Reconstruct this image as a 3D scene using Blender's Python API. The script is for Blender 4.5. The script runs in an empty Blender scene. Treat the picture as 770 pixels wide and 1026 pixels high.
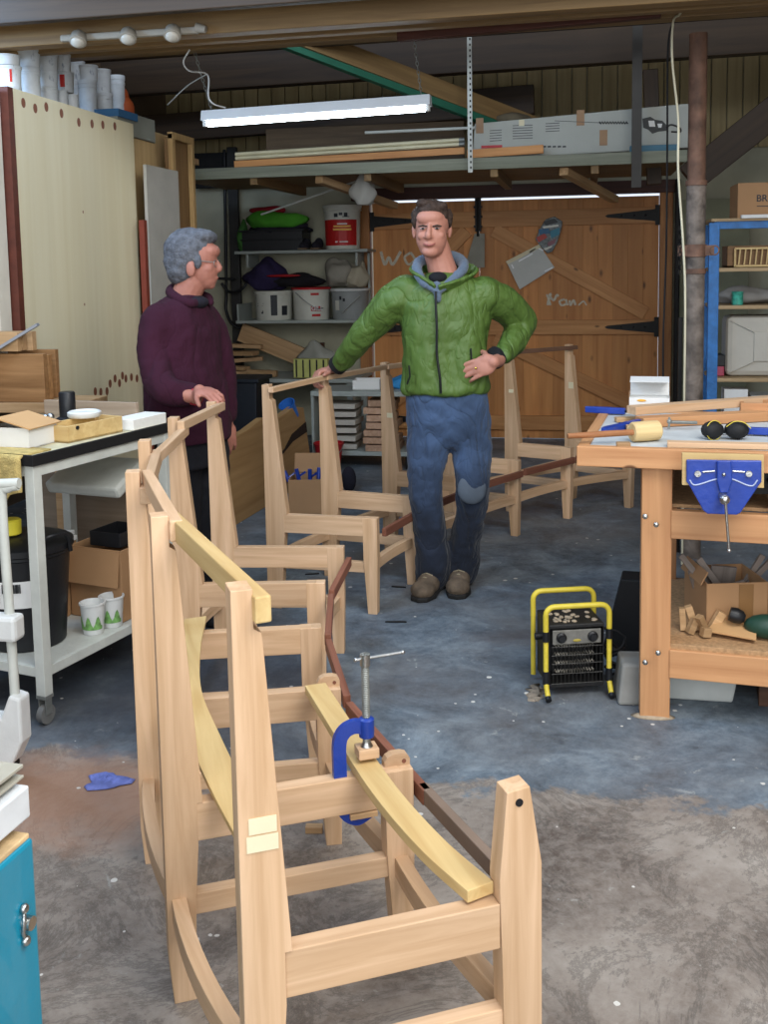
import bpy, bmesh, math, random
from math import sin, cos, pi, radians, hypot, atan2
from mathutils import Vector, Matrix, Euler
random.seed(7)
V = Vector
S = bpy.context.scene
COL = S.collection

# ---------------------------------------------------------------- camera model
F, PX, PY, PITCH, ROLL, YAW, H = 1050., 385., 375., radians(6.1), radians(1.0), radians(11), 1.5
fw0 = V((-sin(YAW), cos(YAW), 0)); r0 = V((cos(YAW), sin(YAW), 0)); z0 = V((0, 0, 1))
FWD = fw0*cos(PITCH) - z0*sin(PITCH)
u0 = fw0*sin(PITCH) + z0*cos(PITCH)
RT = r0*cos(ROLL) - u0*sin(ROLL)
UP = r0*sin(ROLL) + u0*cos(ROLL)
CAM = V((0, 0, H))
cd = bpy.data.cameras.new('camera'); cam = bpy.data.objects.new('camera', cd); COL.objects.link(cam)
m = Matrix((RT, UP, -FWD)).transposed().to_4x4(); m.translation = CAM
cam.matrix_world = m
cd.sensor_width = 36; cd.lens = F*36/1026; cd.shift_y = -(513-PY)/1026; cd.clip_start = .05
S.camera = cam

def ray(x, y): return FWD + RT*((x-PX)/F) - UP*((y-PY)/F)
def Zp(x, y, z): d = ray(x, y); return CAM + d*((z-H)/d.z)      # the point of height z seen at a pixel
def Yp(x, y, Y): d = ray(x, y); return CAM + d*(Y/d.y)
def Xp(x, y, X): d = ray(x, y); return CAM + d*(X/d.x)
def Dp(x, y, D): d = ray(x, y); return CAM + d*(D/d.dot(fw0))

# ---------------------------------------------------------------- materials
MATS = {}
def newmat(name):
    mt = bpy.data.materials.new(name); mt.use_nodes = True
    nt = mt.node_tree; b = nt.nodes['Principled BSDF']
    return mt, nt, b
def lin(c):
    if isinstance(c, str):
        c = [int(c[i:i+2], 16)/255 for i in (0, 2, 4)]
    return tuple((x/12.92 if x <= .04045 else ((x+.055)/1.055)**2.4) for x in c)
def N(nt, typ, **kw):
    n = nt.nodes.new(typ)
    for k, v_ in kw.items(): setattr(n, k, v_)
    return n
def mat(name, col, rough=.6, metal=0, var=.12, scale=8, bump=.15, spec=.4, coat=0, alpha=1, sheen=0, rnd=0, trans=0):
    """plain material with a procedural mottling and bump"""
    if name in MATS: return MATS[name]
    mt, nt, b = newmat(name); L = nt.links
    c = lin(col)
    tc = N(nt, 'ShaderNodeTexCoord'); nz = N(nt, 'ShaderNodeTexNoise'); nz.inputs['Scale'].default_value = scale
    nz.inputs['Detail'].default_value = 6
    L.new(tc.outputs['Object'], nz.inputs['Vector'])
    mr = N(nt, 'ShaderNodeMapRange'); mr.inputs[1].default_value = .3; mr.inputs[2].default_value = .7
    mr.inputs[3].default_value = 1-var; mr.inputs[4].default_value = 1+var
    L.new(nz.outputs['Fac'], mr.inputs[0])
    hs = N(nt, 'ShaderNodeHueSaturation'); hs.inputs['Color'].default_value = (*c, 1)
    last = mr.outputs[0]
    if rnd:
        oi = N(nt, 'ShaderNodeObjectInfo'); m2 = N(nt, 'ShaderNodeMapRange')
        m2.inputs[3].default_value = 1-rnd; m2.inputs[4].default_value = 1+rnd
        L.new(oi.outputs['Random'], m2.inputs[0])
        mm = N(nt, 'ShaderNodeMath', operation='MULTIPLY'); L.new(mr.outputs[0], mm.inputs[0]); L.new(m2.outputs[0], mm.inputs[1]); last = mm.outputs[0]
    L.new(last, hs.inputs['Value']); L.new(hs.outputs[0], b.inputs['Base Color'])
    b.inputs['Roughness'].default_value = rough; b.inputs['Metallic'].default_value = metal
    b.inputs['Specular IOR Level'].default_value = spec
    b.inputs['Coat Weight'].default_value = coat
    if sheen: b.inputs['Sheen Weight'].default_value = sheen
    if trans: b.inputs['Transmission Weight'].default_value = trans
    if alpha < 1: b.inputs['Alpha'].default_value = alpha
    if bump:
        bp = N(nt, 'ShaderNodeBump'); bp.inputs['Strength'].default_value = bump; bp.inputs['Distance'].default_value = .01
        n2 = N(nt, 'ShaderNodeTexNoise'); n2.inputs['Scale'].default_value = scale*4; n2.inputs['Detail'].default_value = 5
        L.new(tc.outputs['Object'], n2.inputs['Vector']); L.new(n2.outputs['Fac'], bp.inputs['Height']); L.new(bp.outputs[0], b.inputs['Normal'])
    MATS[name] = mt; return mt
def wood(name, light, dark, axis=0, rough=.55, grain=1.0, knots=0, rnd=.1, contrast=1.0, scale=1.0):
    """grain runs along the local axis of the object"""
    if name in MATS: return MATS[name]
    mt, nt, b = newmat(name); L = nt.links
    tc = N(nt, 'ShaderNodeTexCoord'); oi = N(nt, 'ShaderNodeObjectInfo')
    ad = N(nt, 'ShaderNodeVectorMath', operation='ADD'); L.new(tc.outputs['Object'], ad.inputs[0])
    ml = N(nt, 'ShaderNodeMath', operation='MULTIPLY'); ml.inputs[1].default_value = 37; L.new(oi.outputs['Random'], ml.inputs[0]); L.new(ml.outputs[0], ad.inputs[1])
    mp = N(nt, 'ShaderNodeMapping'); sc = [30*scale]*3; sc[axis] = 1.6*scale; mp.inputs['Scale'].default_value = sc
    L.new(ad.outputs[0], mp.inputs[0])
    nz = N(nt, 'ShaderNodeTexNoise'); nz.inputs['Scale'].default_value = 1.2; nz.inputs['Detail'].default_value = 7; nz.inputs['Roughness'].default_value = .6
    nz.inputs['Distortion'].default_value = .6*grain
    L.new(mp.outputs[0], nz.inputs['Vector'])
    cr = N(nt, 'ShaderNodeValToRGB'); cr.color_ramp.elements[0].position = .5-.22/contrast; cr.color_ramp.elements[1].position = .5+.2/contrast
    cr.color_ramp.elements[0].color = (*lin(dark), 1); cr.color_ramp.elements[1].color = (*lin(light), 1)
    L.new(nz.outputs['Fac'], cr.inputs[0]); out = cr.outputs[0]
    # broad figure
    mp2 = N(nt, 'ShaderNodeMapping'); s2 = [6*scale]*3; s2[axis] = .7*scale; mp2.inputs['Scale'].default_value = s2; L.new(ad.outputs[0], mp2.inputs[0])
    nb = N(nt, 'ShaderNodeTexNoise'); nb.inputs['Scale'].default_value = 1; nb.inputs['Detail'].default_value = 3; L.new(mp2.outputs[0], nb.inputs['Vector'])
    m3 = N(nt, 'ShaderNodeMapRange'); m3.inputs[1].default_value = .3; m3.inputs[2].default_value = .7; m3.inputs[3].default_value = .88; m3.inputs[4].default_value = 1.1
    L.new(nb.outputs['Fac'], m3.inputs[0])
    if knots:
        mk = N(nt, 'ShaderNodeMapping'); s3 = [1/.14]*3; s3[axis] = 1/.3; mk.inputs['Scale'].default_value = s3; L.new(ad.outputs[0], mk.inputs[0])
        vo = N(nt, 'ShaderNodeTexVoronoi'); vo.inputs['Scale'].default_value = 1.0; L.new(mk.outputs[0], vo.inputs['Vector'])
        ck = N(nt, 'ShaderNodeMapRange'); ck.inputs[1].default_value = .05; ck.inputs[2].default_value = .05+.1*knots; ck.inputs[3].default_value = .85; ck.inputs[4].default_value = 0
        L.new(vo.outputs['Distance'], ck.inputs[0])
        mx = N(nt, 'ShaderNodeMix', data_type='RGBA'); L.new(ck.outputs[0], mx.inputs[0]); L.new(out, mx.inputs[6]); mx.inputs[7].default_value = (.07, .025, .01, 1); out = mx.outputs[2]
    hs = N(nt, 'ShaderNodeHueSaturation'); L.new(out, hs.inputs['Color'])
    mr = N(nt, 'ShaderNodeMapRange'); mr.inputs[3].default_value = 1-rnd; mr.inputs[4].default_value = 1+rnd; L.new(oi.outputs['Random'], mr.inputs[0])
    mm = N(nt, 'ShaderNodeMath', operation='MULTIPLY'); L.new(mr.outputs[0], mm.inputs[0]); L.new(m3.outputs[0], mm.inputs[1]); L.new(mm.outputs[0], hs.inputs['Value'])
    L.new(hs.outputs[0], b.inputs['Base Color']); b.inputs['Roughness'].default_value = rough; b.inputs['Specular IOR Level'].default_value = .3
    bp = N(nt, 'ShaderNodeBump'); bp.inputs['Strength'].default_value = .12; bp.inputs['Distance'].default_value = .004
    L.new(nz.outputs['Fac'], bp.inputs['Height']); L.new(bp.outputs[0], b.inputs['Normal'])
    MATS[name] = mt; return mt
def creased(name, col, crease=.02, scale=7, rough=.6, sheen=0, var=.1, stretch=(1, 1, .55), weave=250, low=None):
    """cloth with ridged folds and a weave"""
    if name in MATS: return MATS[name]
    mt, nt, b = newmat(name); L = nt.links
    tc = N(nt, 'ShaderNodeTexCoord'); mp = N(nt, 'ShaderNodeMapping'); mp.inputs['Scale'].default_value = stretch; mp.inputs['Rotation'].default_value = (0, .5, .3); L.new(tc.outputs['Object'], mp.inputs[0])
    def rid(sc, dist):
        n = N(nt, 'ShaderNodeTexNoise'); n.inputs['Scale'].default_value = sc; n.inputs['Detail'].default_value = 2; n.inputs['Distortion'].default_value = dist; L.new(mp.outputs[0], n.inputs['Vector'])
        a = N(nt, 'ShaderNodeMath', operation='SUBTRACT'); a.inputs[1].default_value = .5; L.new(n.outputs['Fac'], a.inputs[0])
        c = N(nt, 'ShaderNodeMath', operation='ABSOLUTE'); L.new(a.outputs[0], c.inputs[0])
        d = N(nt, 'ShaderNodeMath', operation='POWER'); d.inputs[1].default_value = .6; L.new(c.outputs[0], d.inputs[0]); return d.outputs[0]
    b1 = N(nt, 'ShaderNodeBump'); b1.inputs['Strength'].default_value = .9; b1.inputs['Distance'].default_value = crease; L.new(rid(scale, .8), b1.inputs['Height'])
    b2 = N(nt, 'ShaderNodeBump'); b2.inputs['Strength'].default_value = .6; b2.inputs['Distance'].default_value = crease*.35; L.new(rid(scale*2.6, 1.2), b2.inputs['Height']); L.new(b1.outputs[0], b2.inputs['Normal'])
    nz = N(nt, 'ShaderNodeTexNoise'); nz.inputs['Scale'].default_value = weave; L.new(tc.outputs['Object'], nz.inputs['Vector'])
    b3 = N(nt, 'ShaderNodeBump'); b3.inputs['Strength'].default_value = .2; b3.inputs['Distance'].default_value = .002; L.new(nz.outputs['Fac'], b3.inputs['Height']); L.new(b2.outputs[0], b3.inputs['Normal']); L.new(b3.outputs[0], b.inputs['Normal'])
    n4 = N(nt, 'ShaderNodeTexNoise'); n4.inputs['Scale'].default_value = 5; n4.inputs['Detail'].default_value = 6; L.new(tc.outputs['Object'], n4.inputs['Vector'])
    mr = N(nt, 'ShaderNodeMapRange'); mr.inputs[1].default_value = .3; mr.inputs[2].default_value = .7; mr.inputs[3].default_value = 1-var; mr.inputs[4].default_value = 1+var; L.new(n4.outputs['Fac'], mr.inputs[0])
    hs = N(nt, 'ShaderNodeHueSaturation'); hs.inputs['Color'].default_value = (*lin(col), 1); L.new(mr.outputs[0], hs.inputs['Value']); L.new(hs.outputs[0], b.inputs['Base Color'])
    if low:      # indigo denim, paler over the thighs, darker down the lower legs
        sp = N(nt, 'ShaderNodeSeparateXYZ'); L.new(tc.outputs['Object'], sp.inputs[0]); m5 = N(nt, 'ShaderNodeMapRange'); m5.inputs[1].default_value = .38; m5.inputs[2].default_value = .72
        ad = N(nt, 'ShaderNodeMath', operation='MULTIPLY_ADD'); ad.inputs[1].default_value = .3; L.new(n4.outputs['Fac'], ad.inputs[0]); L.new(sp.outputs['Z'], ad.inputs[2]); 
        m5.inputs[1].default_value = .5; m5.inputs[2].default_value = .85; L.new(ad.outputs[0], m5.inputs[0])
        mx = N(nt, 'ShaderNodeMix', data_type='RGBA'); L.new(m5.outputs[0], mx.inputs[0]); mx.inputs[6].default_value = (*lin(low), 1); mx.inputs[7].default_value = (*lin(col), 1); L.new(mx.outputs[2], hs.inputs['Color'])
    b.inputs['Roughness'].default_value = rough; b.inputs['Sheen Weight'].default_value = sheen; b.inputs['Specular IOR Level'].default_value = .35
    MATS[name] = mt; return mt
def emis(name, col, strength):
    if name in MATS: return MATS[name]
    mt, nt, b = newmat(name); b.inputs['Base Color'].default_value = (*lin(col), 1)
    b.inputs['Emission Color'].default_value = (*lin(col), 1); b.inputs['Emission Strength'].default_value = strength
    MATS[name] = mt; return mt

OAK = wood('beech_wood', 'd6b492', 'b8946f', 0, rnd=.12)
OAKY = wood('yellow_ash_wood', 'd2b781', 'bd9c66', 0, rnd=.04)
WALNUT = wood('dark_red_wood', '8d5c48', '6a3f30', 0, rnd=.12)
PLY = wood('plywood_face', 'e2dabd', 'd2c49c', 2, scale=.25, contrast=.6, knots=0, rnd=.04)
PLYT = wood('tan_plywood', 'c8aa7c', 'b09060', 2, scale=.5, rnd=.04)
PINE = wood('pine_door_boards', 'cc9055', 'a96c3a', 2, knots=.9, rnd=.2, scale=.5, contrast=.8)
PINEX = wood('pine_board_along', 'c8925c', 'a87040', 0, knots=.5, rnd=.1, scale=.7)
BENCHW = wood('workbench_timber', 'c9976a', 'ab7850', 0, knots=.35, rnd=.05, scale=.6)
ROUGH = wood('rough_roof_timber', '94784f', '6f5637', 0, rnd=.12, scale=.6)
DARKW = wood('dark_old_timber', '4a3826', '2e2217', 0, rnd=.15, scale=.5)
OFFC = wood('offcut_wood', 'c4a27a', '97754f', 0, rnd=.22, scale=.8)
CHIP = mat('chipboard', 'a9855f', .8, var=.25, scale=90)
CARD = mat('brown_cardboard', 'a9825c', .8, var=.06, scale=5, bump=.05, rnd=.08)
CARDL = mat('orange_cardboard', 'c69c6c', .75, var=.06, scale=5, bump=.05)
WHITEP = mat('white_plastic', 'd6d8d6', .45, var=.06, scale=12)
WHITEB = mat('white_card', 'dfdfdc', .6, var=.03)
STYRO = mat('white_polystyrene', 'e6e4de', .8, var=.04, scale=60)
BLACKP = mat('black_plastic', '17181b', .45, var=.3, scale=6)
BLACKM = mat('black_iron', '161412', .55, metal=.3, var=.3, scale=20)
STEEL = mat('bright_steel', 'b5b5b2', .3, metal=1, var=.15, scale=30)
GALV = mat('galvanised_steel', '8c8f8b', .5, metal=.6, var=.2, scale=25)
BLUEP = mat('blue_enamel', '1a3a92', .38, var=.12, scale=14, coat=.2)
YELLOWP = mat('yellow_paint_tube', 'cdb83c', .4, var=.1, scale=18)
REDP = mat('red_plastic', 'b02026', .45, var=.08)
GREYPAINT = mat('grey_painted_steel', '9ba29d', .5, var=.08, scale=10)
WPAINT = mat('off_white_painted_steel', 'c3c6bf', .45, var=.08, scale=15)
SKIN = mat('skin', 'b07a68', .55, var=.06, scale=25, bump=.05)
RUBBER = mat('black_rubber', '101012', .7, var=.1)

# ---------------------------------------------------------------- mesh builder
class MB:
    def __init__(s): s.v = []; s.f = []
    def add(s, vs, fs):
        o = len(s.v); s.v += [tuple(x) for x in vs]; s.f += [tuple(i+o for i in f) for f in fs]; return s
    def box(s, c, d, R=None, taper=1, tapery=None):
        if tapery is None: tapery = taper
        c = V(c); vs = []
        for z in (-.5, .5):
            for x, y in ((-.5, -.5), (.5, -.5), (.5, .5), (-.5, .5)):
                t, ty = (taper, tapery) if z > 0 else (1, 1)
                p = V((x*d[0]*t, y*d[1]*ty, z*d[2]));
                if R is not None: p = R @ p
                vs.append(c+p)
        return s.add(vs, [(0, 3, 2, 1), (4, 5, 6, 7), (0, 1, 5, 4), (1, 2, 6, 5), (2, 3, 7, 6), (3, 0, 4, 7)])
    def bar(s, p, q, w, h, up=(0, 0, 1)):
        p, q = V(p), V(q); x = (q-p); L = x.length; x.normalize(); y = V(up).cross(x).normalized(); z = x.cross(y)
        R = Matrix((x, y, z)).transposed()
        return s.box((p+q)/2, (L, w, h), R)
    def prism(s, poly, a, b_, fr=None):
        """polygon in (u,v) extruded from a to b; fr maps (u,v,w) to a point"""
        fr = fr or (lambda u, v_, w: V((u, v_, w)))
        n = len(poly); vs = [fr(u, v_, a) for u, v_ in poly]+[fr(u, v_, b_) for u, v_ in poly]
        return s.add(vs, [tuple(range(n))[::-1], tuple(range(n, 2*n))]+[(i, (i+1) % n, n+(i+1) % n, n+i) for i in range(n)])
    def tube(s, path, r, n=10, closed=False):
        path = [V(p) for p in path]; rs = r if isinstance(r, (list, tuple)) else [r]*len(path)
        m_ = len(path); prev = None; vs = []
        for i, p in enumerate(path):
            if closed: t = path[(i+1) % m_]-path[i-1]
            else: t = path[min(i+1, m_-1)]-path[max(i-1, 0)]
            t.normalize()
            if prev is None: a = V((0, 0, 1)) if abs(t.z) < .9 else V((1, 0, 0)); u = t.cross(a).normalized()
            else: u = (prev - t*prev.dot(t)).normalized()
            prev = u; w = t.cross(u)
            for k in range(n):
                an = 2*pi*k/n; vs.append(p+(u*cos(an)+w*sin(an))*rs[i])
        fs = []
        for i in range(m_ if closed else m_-1):
            j = (i+1) % m_
            for k in range(n): fs.append((i*n+k, i*n+(k+1) % n, j*n+(k+1) % n, j*n+k))
        if not closed: fs += [tuple(range(n))[::-1], tuple(range((m_-1)*n, m_*n))]
        return s.add(vs, fs)
    def lathe(s, prof, c=(0, 0, 0), n=24, R=None, sx=1, sy=1):
        c = V(c); vs = []; fs = []
        for r, z in prof:
            for k in range(n):
                a = 2*pi*k/n; p = V((r*cos(a)*sx, r*sin(a)*sy, z)); p = R @ p if R is not None else p
                vs.append(c+p)
        m_ = len(prof)
        for i in range(m_-1):
            for k in range(n): fs.append((i*n+k, i*n+(k+1) % n, (i+1)*n+(k+1) % n, (i+1)*n+k))
        fs += [tuple(range(n))[::-1], tuple(range((m_-1)*n, m_*n))]
        return s.add(vs, fs)
    def ell(s, c, r, R=None, n=14, m_=9):
        if not isinstance(r, (tuple, list)): r = (r, r, r)
        c = V(c); vs = []; fs = []
        def P(x): x = V(x); return c+(R @ x if R is not None else x)
        vs.append(P((0, 0, -r[2])))
        for i in range(1, m_):
            t = -pi/2+pi*i/m_
            for k in range(n):
                a = 2*pi*k/n; vs.append(P((r[0]*cos(t)*cos(a), r[1]*cos(t)*sin(a), r[2]*sin(t))))
        vs.append(P((0, 0, r[2])))
        for k in range(n): fs.append((0, 1+(k+1) % n, 1+k))
        for i in range(m_-2):
            for k in range(n): fs.append((1+i*n+k, 1+i*n+(k+1) % n, 1+(i+1)*n+(k+1) % n, 1+(i+1)*n+k))
        o = 1+(m_-2)*n; e = len(vs)-1
        for k in range(n): fs.append((o+k, o+(k+1) % n, e))
        return s.add(vs, fs)
    def loft(s, rings):
        n = len(rings[0]); vs = [p for r in rings for p in r]; m_ = len(rings); fs = []
        for i in range(m_-1):
            for k in range(n): fs.append((i*n+k, i*n+(k+1) % n, (i+1)*n+(k+1) % n, (i+1)*n+k))
        fs += [tuple(range(n))[::-1], tuple(range((m_-1)*n, m_*n))]
        return s.add(vs, fs)
    def build(s, name, mt, parent=None, mw=None, bevel=0, smooth=False, label=None, kind=None):
        me = bpy.data.meshes.new(name)
        mw = mw or Matrix()
        me.from_pydata(s.v, [], s.f); me.validate(); me.update()
        bm = bmesh.new(); bm.from_mesh(me); bmesh.ops.recalc_face_normals(bm, faces=bm.faces); bm.to_mesh(me); bm.free()
        mt = mt if isinstance(mt, list) else [mt]
        for x in mt: me.materials.append(x)
        o = bpy.data.objects.new(name, me); COL.objects.link(o)
        setw(o, mw, parent)
        if smooth:
            for p in me.polygons: p.use_smooth = True
            if smooth != 2:
                md = o.modifiers.new('edges', 'EDGE_SPLIT'); md.split_angle = radians(40)
        if bevel:
            md = o.modifiers.new('bevel', 'BEVEL'); md.width = bevel; md.segments = 2; md.limit_method = 'ANGLE'; md.angle_limit = radians(40)
        if label: o['label'] = label
        if kind: o['kind'] = kind
        return o
WM = {}
def setw(o, mw, parent=None):
    """place o at world matrix mw, under parent"""
    WM[o.name] = mw.copy()
    if parent:
        o.parent = parent; o.matrix_basis = WM[parent.name].inverted() @ mw
    else: o.matrix_basis = mw
def tag(o, label, cat, group=None, kind=None):
    o['label'] = label; o['category'] = cat
    if group: o['group'] = group
    if kind: o['kind'] = kind
    return o
def thing(name, loc, label, cat, group=None, rz=0):
    o = bpy.data.objects.new(name, None); COL.objects.link(o); o.empty_display_size = .05
    setw(o, Matrix.Translation(V(loc)) @ Matrix.Rotation(rz, 4, 'Z')); tag(o, label, cat, group); return o
def struct(o): o['kind'] = 'structure'; return o
def at(loc, rz=0, rx=0, ry=0): return Matrix.Translation(V(loc)) @ Euler((rx, ry, rz), 'XYZ').to_matrix().to_4x4()
def frame_pq(p, q, up=(0, 0, 1)):
    p, q = V(p), V(q); x = (q-p).normalized(); y = V(up).cross(x).normalized(); z = x.cross(y)
    M = Matrix((x, y, z)).transposed().to_4x4(); M.translation = p; return M
def beam(name, p, q, w, h, mt, parent=None, up=(0, 0, 1), bevel=.002, **kw):
    """bar from p to q (centre line); local X runs along it so that grain follows"""
    L = (V(q)-V(p)).length
    return MB().box((L/2, 0, 0), (L, w, h)).build(name, mt, parent, frame_pq(p, q, up), bevel, **kw)
def cyl(name, p, q, r, mt, parent=None, n=16, r2=None):
    r2 = r if r2 is None else r2
    return MB().tube([p, q], [r, r2], n).build(name, mt, parent, smooth=True)
def arc(fn, n): return [fn(i/n) for i in range(n+1)]
def bez(pts, n=24):
    """Catmull-Rom through the points"""
    pts = [V(p) for p in pts]; out = []; P = [pts[0]*2-pts[1]]+pts+[pts[-1]*2-pts[-2]]
    for i in range(1, len(P)-2):
        for k in range(n):
            t = k/n; a, b_, c, d = P[i-1], P[i], P[i+1], P[i+2]
            out.append(.5*((2*b_)+(c-a)*t+(2*a-5*b_+4*c-d)*t*t+(3*b_-a-3*c+d)*t**3))
    out.append(pts[-1]); return out
def text(name, s, size, mt, mw, parent=None, ext=.0006, bold=0):
    c = bpy.data.curves.new(name, 'FONT'); c.body = s; c.size = size; c.extrude = ext; c.align_x = 'CENTER'; c.align_y = 'CENTER'; c.offset = bold
    t_ = bpy.data.objects.new('t', c); COL.objects.link(t_); bpy.context.view_layer.update()
    me = bpy.data.meshes.new_from_object(t_, depsgraph=bpy.context.evaluated_depsgraph_get()); bpy.data.objects.remove(t_); me.name = name
    if not me.materials: me.materials.append(mt)
    o = bpy.data.objects.new(name, me); COL.objects.link(o); setw(o, mw, parent); return o
def openbox(w, d, h, t=.004):
    """open-topped box on z=0"""
    m_ = MB()
    m_.box((0, 0, t/2), (w, d, t)); m_.box((0, -d/2+t/2, h/2), (w, t, h)); m_.box((0, d/2-t/2, h/2), (w, t, h))
    m_.box((-w/2+t/2, 0, h/2), (t, d-2*t, h)); m_.box((w/2-t/2, 0, h/2), (t, d-2*t, h)); return m_
# ================================================================ the setting
YB = 8.8; XL = -3.6; XR = 3.2
def floor_mat():
    mt, nt, b = newmat('painted_concrete_floor'); L = nt.links
    g = N(nt, 'ShaderNodeNewGeometry'); sp = N(nt, 'ShaderNodeSeparateXYZ'); L.new(g.outputs['Position'], sp.inputs[0])
    def noise(s, d=8, r=.6, dist=0):
        n = N(nt, 'ShaderNodeTexNoise'); n.inputs['Scale'].default_value = s; n.inputs['Detail'].default_value = d; n.inputs['Roughness'].default_value = r
        n.inputs['Distortion'].default_value = dist; L.new(g.outputs['Position'], n.inputs['Vector']); return n.outputs['Fac']
    def ramp(src, stops):
        r = N(nt, 'ShaderNodeValToRGB'); e = r.color_ramp.elements
        while len(e) < len(stops): e.new(.5)
        for x, (p, c) in zip(e, stops): x.position = p; x.color = (*lin(c), 1) if isinstance(c, str) else (c, c, c, 1)
        L.new(src, r.inputs[0]); return r.outputs[0]
    def mix(f, a, c_):
        m_ = N(nt, 'ShaderNodeMix', data_type='RGBA'); L.new(f, m_.inputs[0])
        for s_, i in ((a, 6), (c_, 7)):
            if isinstance(s_, str): m_.inputs[i].default_value = (*lin(s_), 1)
            else: L.new(s_, m_.inputs[i])
        return m_.outputs[2]
    def math_(op, a, c_=None, c2=None):
        m_ = N(nt, 'ShaderNodeMath', operation=op)
        for i, s_ in enumerate((a, c_, c2)):
            if s_ is None: continue
            if isinstance(s_, (int, float)): m_.inputs[i].default_value = s_
            else: L.new(s_, m_.inputs[i])
        return m_.outputs[0]
    conc = ramp(noise(2.2, 10, .65, .3), [(.36, '554b44'), (.5, '7d736a'), (.64, '989087')])
    paint = ramp(noise(3.1, 12, .75, .5), [(.36, '3c444d'), (.5, '5b6772'), (.64, '828e96')])
    fine = ramp(noise(26, 8, .8, .4), [(.40, 0.), (.62, 1.)])
    conc = mix(math_('MULTIPLY', fine, .35), conc, 'a39c94'); paint = mix(math_('MULTIPLY', fine, .22), paint, '9aa6ad')
    crk = ramp(noise(2.3, 10, .8, .9), [(.47, 0.), (.5, 1.), (.53, 0.)]); conc = mix(math_('MULTIPLY', crk, .5), conc, '3b3733')
    dirt = ramp(noise(1.1, 6, .6), [(.42, 0.), (.62, 1.)])
    paint = mix(math_('MULTIPLY', dirt, .55), paint, '635c57')
    # boundary of the paint, ragged
    yy = math_('ADD', sp.outputs['Y'], math_('MULTIPLY', math_('SUBTRACT', noise(7, 8, .7), .5), .5))
    edge = math_('MULTIPLY_ADD', math_('SUBTRACT', yy, 2.86), 22., .5)
    cl = N(nt, 'ShaderNodeClamp'); L.new(edge, cl.inputs[0])
    col = mix(cl.outputs[0], conc, paint)
    # worn patches through the paint
    worn = ramp(noise(9, 10, .75, .6), [(.62, 0.), (.66, 1.)])
    col = mix(math_('MULTIPLY', worn, .45), col, 'a9aba6')
    # rust-brown dust patch on the left
    def blob(cx, cy, rx, ry):
        a = math_('POWER', math_('DIVIDE', math_('SUBTRACT', sp.outputs['X'], cx), rx), 2.); c_ = math_('POWER', math_('DIVIDE', math_('SUBTRACT', sp.outputs['Y'], cy), ry), 2.)
        d = math_('ADD', math_('ADD', a, c_), math_('MULTIPLY', math_('SUBTRACT', noise(5, 8, .7), .5), 2.2))
        k = N(nt, 'ShaderNodeMapRange'); k.inputs[1].default_value = 1.2; k.inputs[2].default_value = .2; L.new(d, k.inputs[0]); return k.outputs[0]
    col = mix(math_('MULTIPLY', blob(-1.45, 2.62, .45, .3), .75), col, 'a07a62')
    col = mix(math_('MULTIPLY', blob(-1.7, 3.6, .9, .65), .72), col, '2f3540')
    col = mix(math_('MULTIPLY', blob(.1, 4.05, .6, .12), .45), col, '5d4f48')
    # dark scuffs and white paint specks
    sc = ramp(noise(4.3, 12, .8, 1.2), [(.63, 0.), (.7, 1.)]); col = mix(math_('MULTIPLY', sc, .65), col, '2c2a28')
    vo = N(nt, 'ShaderNodeTexVoronoi'); vo.inputs['Scale'].default_value = 13; vo.inputs['Randomness'].default_value = 1; L.new(g.outputs['Position'], vo.inputs['Vector'])
    th = math_('MULTIPLY', ramp(noise(1.9, 6, .7), [(.40, 0.), (.60, 1.)]), .15)
    spk = math_('LESS_THAN', vo.outputs['Distance'], math_('SUBTRACT', th, .02)); col = mix(spk, col, 'c9c6bf')
    L.new(col, b.inputs['Base Color'])
    rr = N(nt, 'ShaderNodeMapRange'); rr.inputs[3].default_value = .35; rr.inputs[4].default_value = .75; L.new(noise(6, 6), rr.inputs[0]); L.new(rr.outputs[0], b.inputs['Roughness'])
    b.inputs['Specular IOR Level'].default_value = .35
    bp = N(nt, 'ShaderNodeBump'); bp.inputs['Strength'].default_value = .25; bp.inputs['Distance'].default_value = .01; L.new(noise(14, 10, .7), bp.inputs['Height']); L.new(bp.outputs[0], b.inputs['Normal'])
    return mt
struct(MB().box((-.2, 3.4, -.05), (XR-XL+.4, 11.2, .1)).build('floor', floor_mat()))
WALLM = mat('dirty_cream_wall', 'a9a690', .85, var=.18, scale=3)
DARKWALL = mat('dark_brown_wall', '6b5a48', .9, var=.2, scale=3)
# back wall, with the door opening
bw = MB(); D0, D1, DH = -1.80, .60, 2.045
bw.box(((XL+D0)/2, YB+.08, 2.0), (D0-XL, .12, 4.0)); bw.box(((XR+D1)/2, YB+.08, 2.0), (XR-D1, .12, 4.0)); bw.box(((D0+D1)/2, YB+.08, DH+(4-DH)/2), (D1-D0, .12, 4-DH))
struct(bw.build('wall_back', WALLM))
struct(MB().box((XL-.06, 3.4, 2.0), (.12, 11, 4.0)).build('wall_left', DARKWALL))
struct(MB().box((XR+.06, 3.4, 2.0), (.12, 11, 4.0)).build('wall_right', DARKWALL))
# cladding of upright boards on the gable, above the doors
CLAD = wood('cream_cladding', 'a8966c', '8a7850', 2, rnd=.03, scale=.5)
g = MB()
x = XL
while x < XR: g.box((x+.058, YB-.005, 3.15), (.112, .03, 1.6)); x += .12
struct(g.build('trim_1', CLAD, bevel=.004))
# roof deck
DECK = wood('dark_roof_boards', '46351f', '2c2013', 0, rnd=.05, scale=.4)
struct(MB().box((-.2, 7.1, 3.75), (XR-XL, 3.6, .08)).build('ceiling', DECK))
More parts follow.
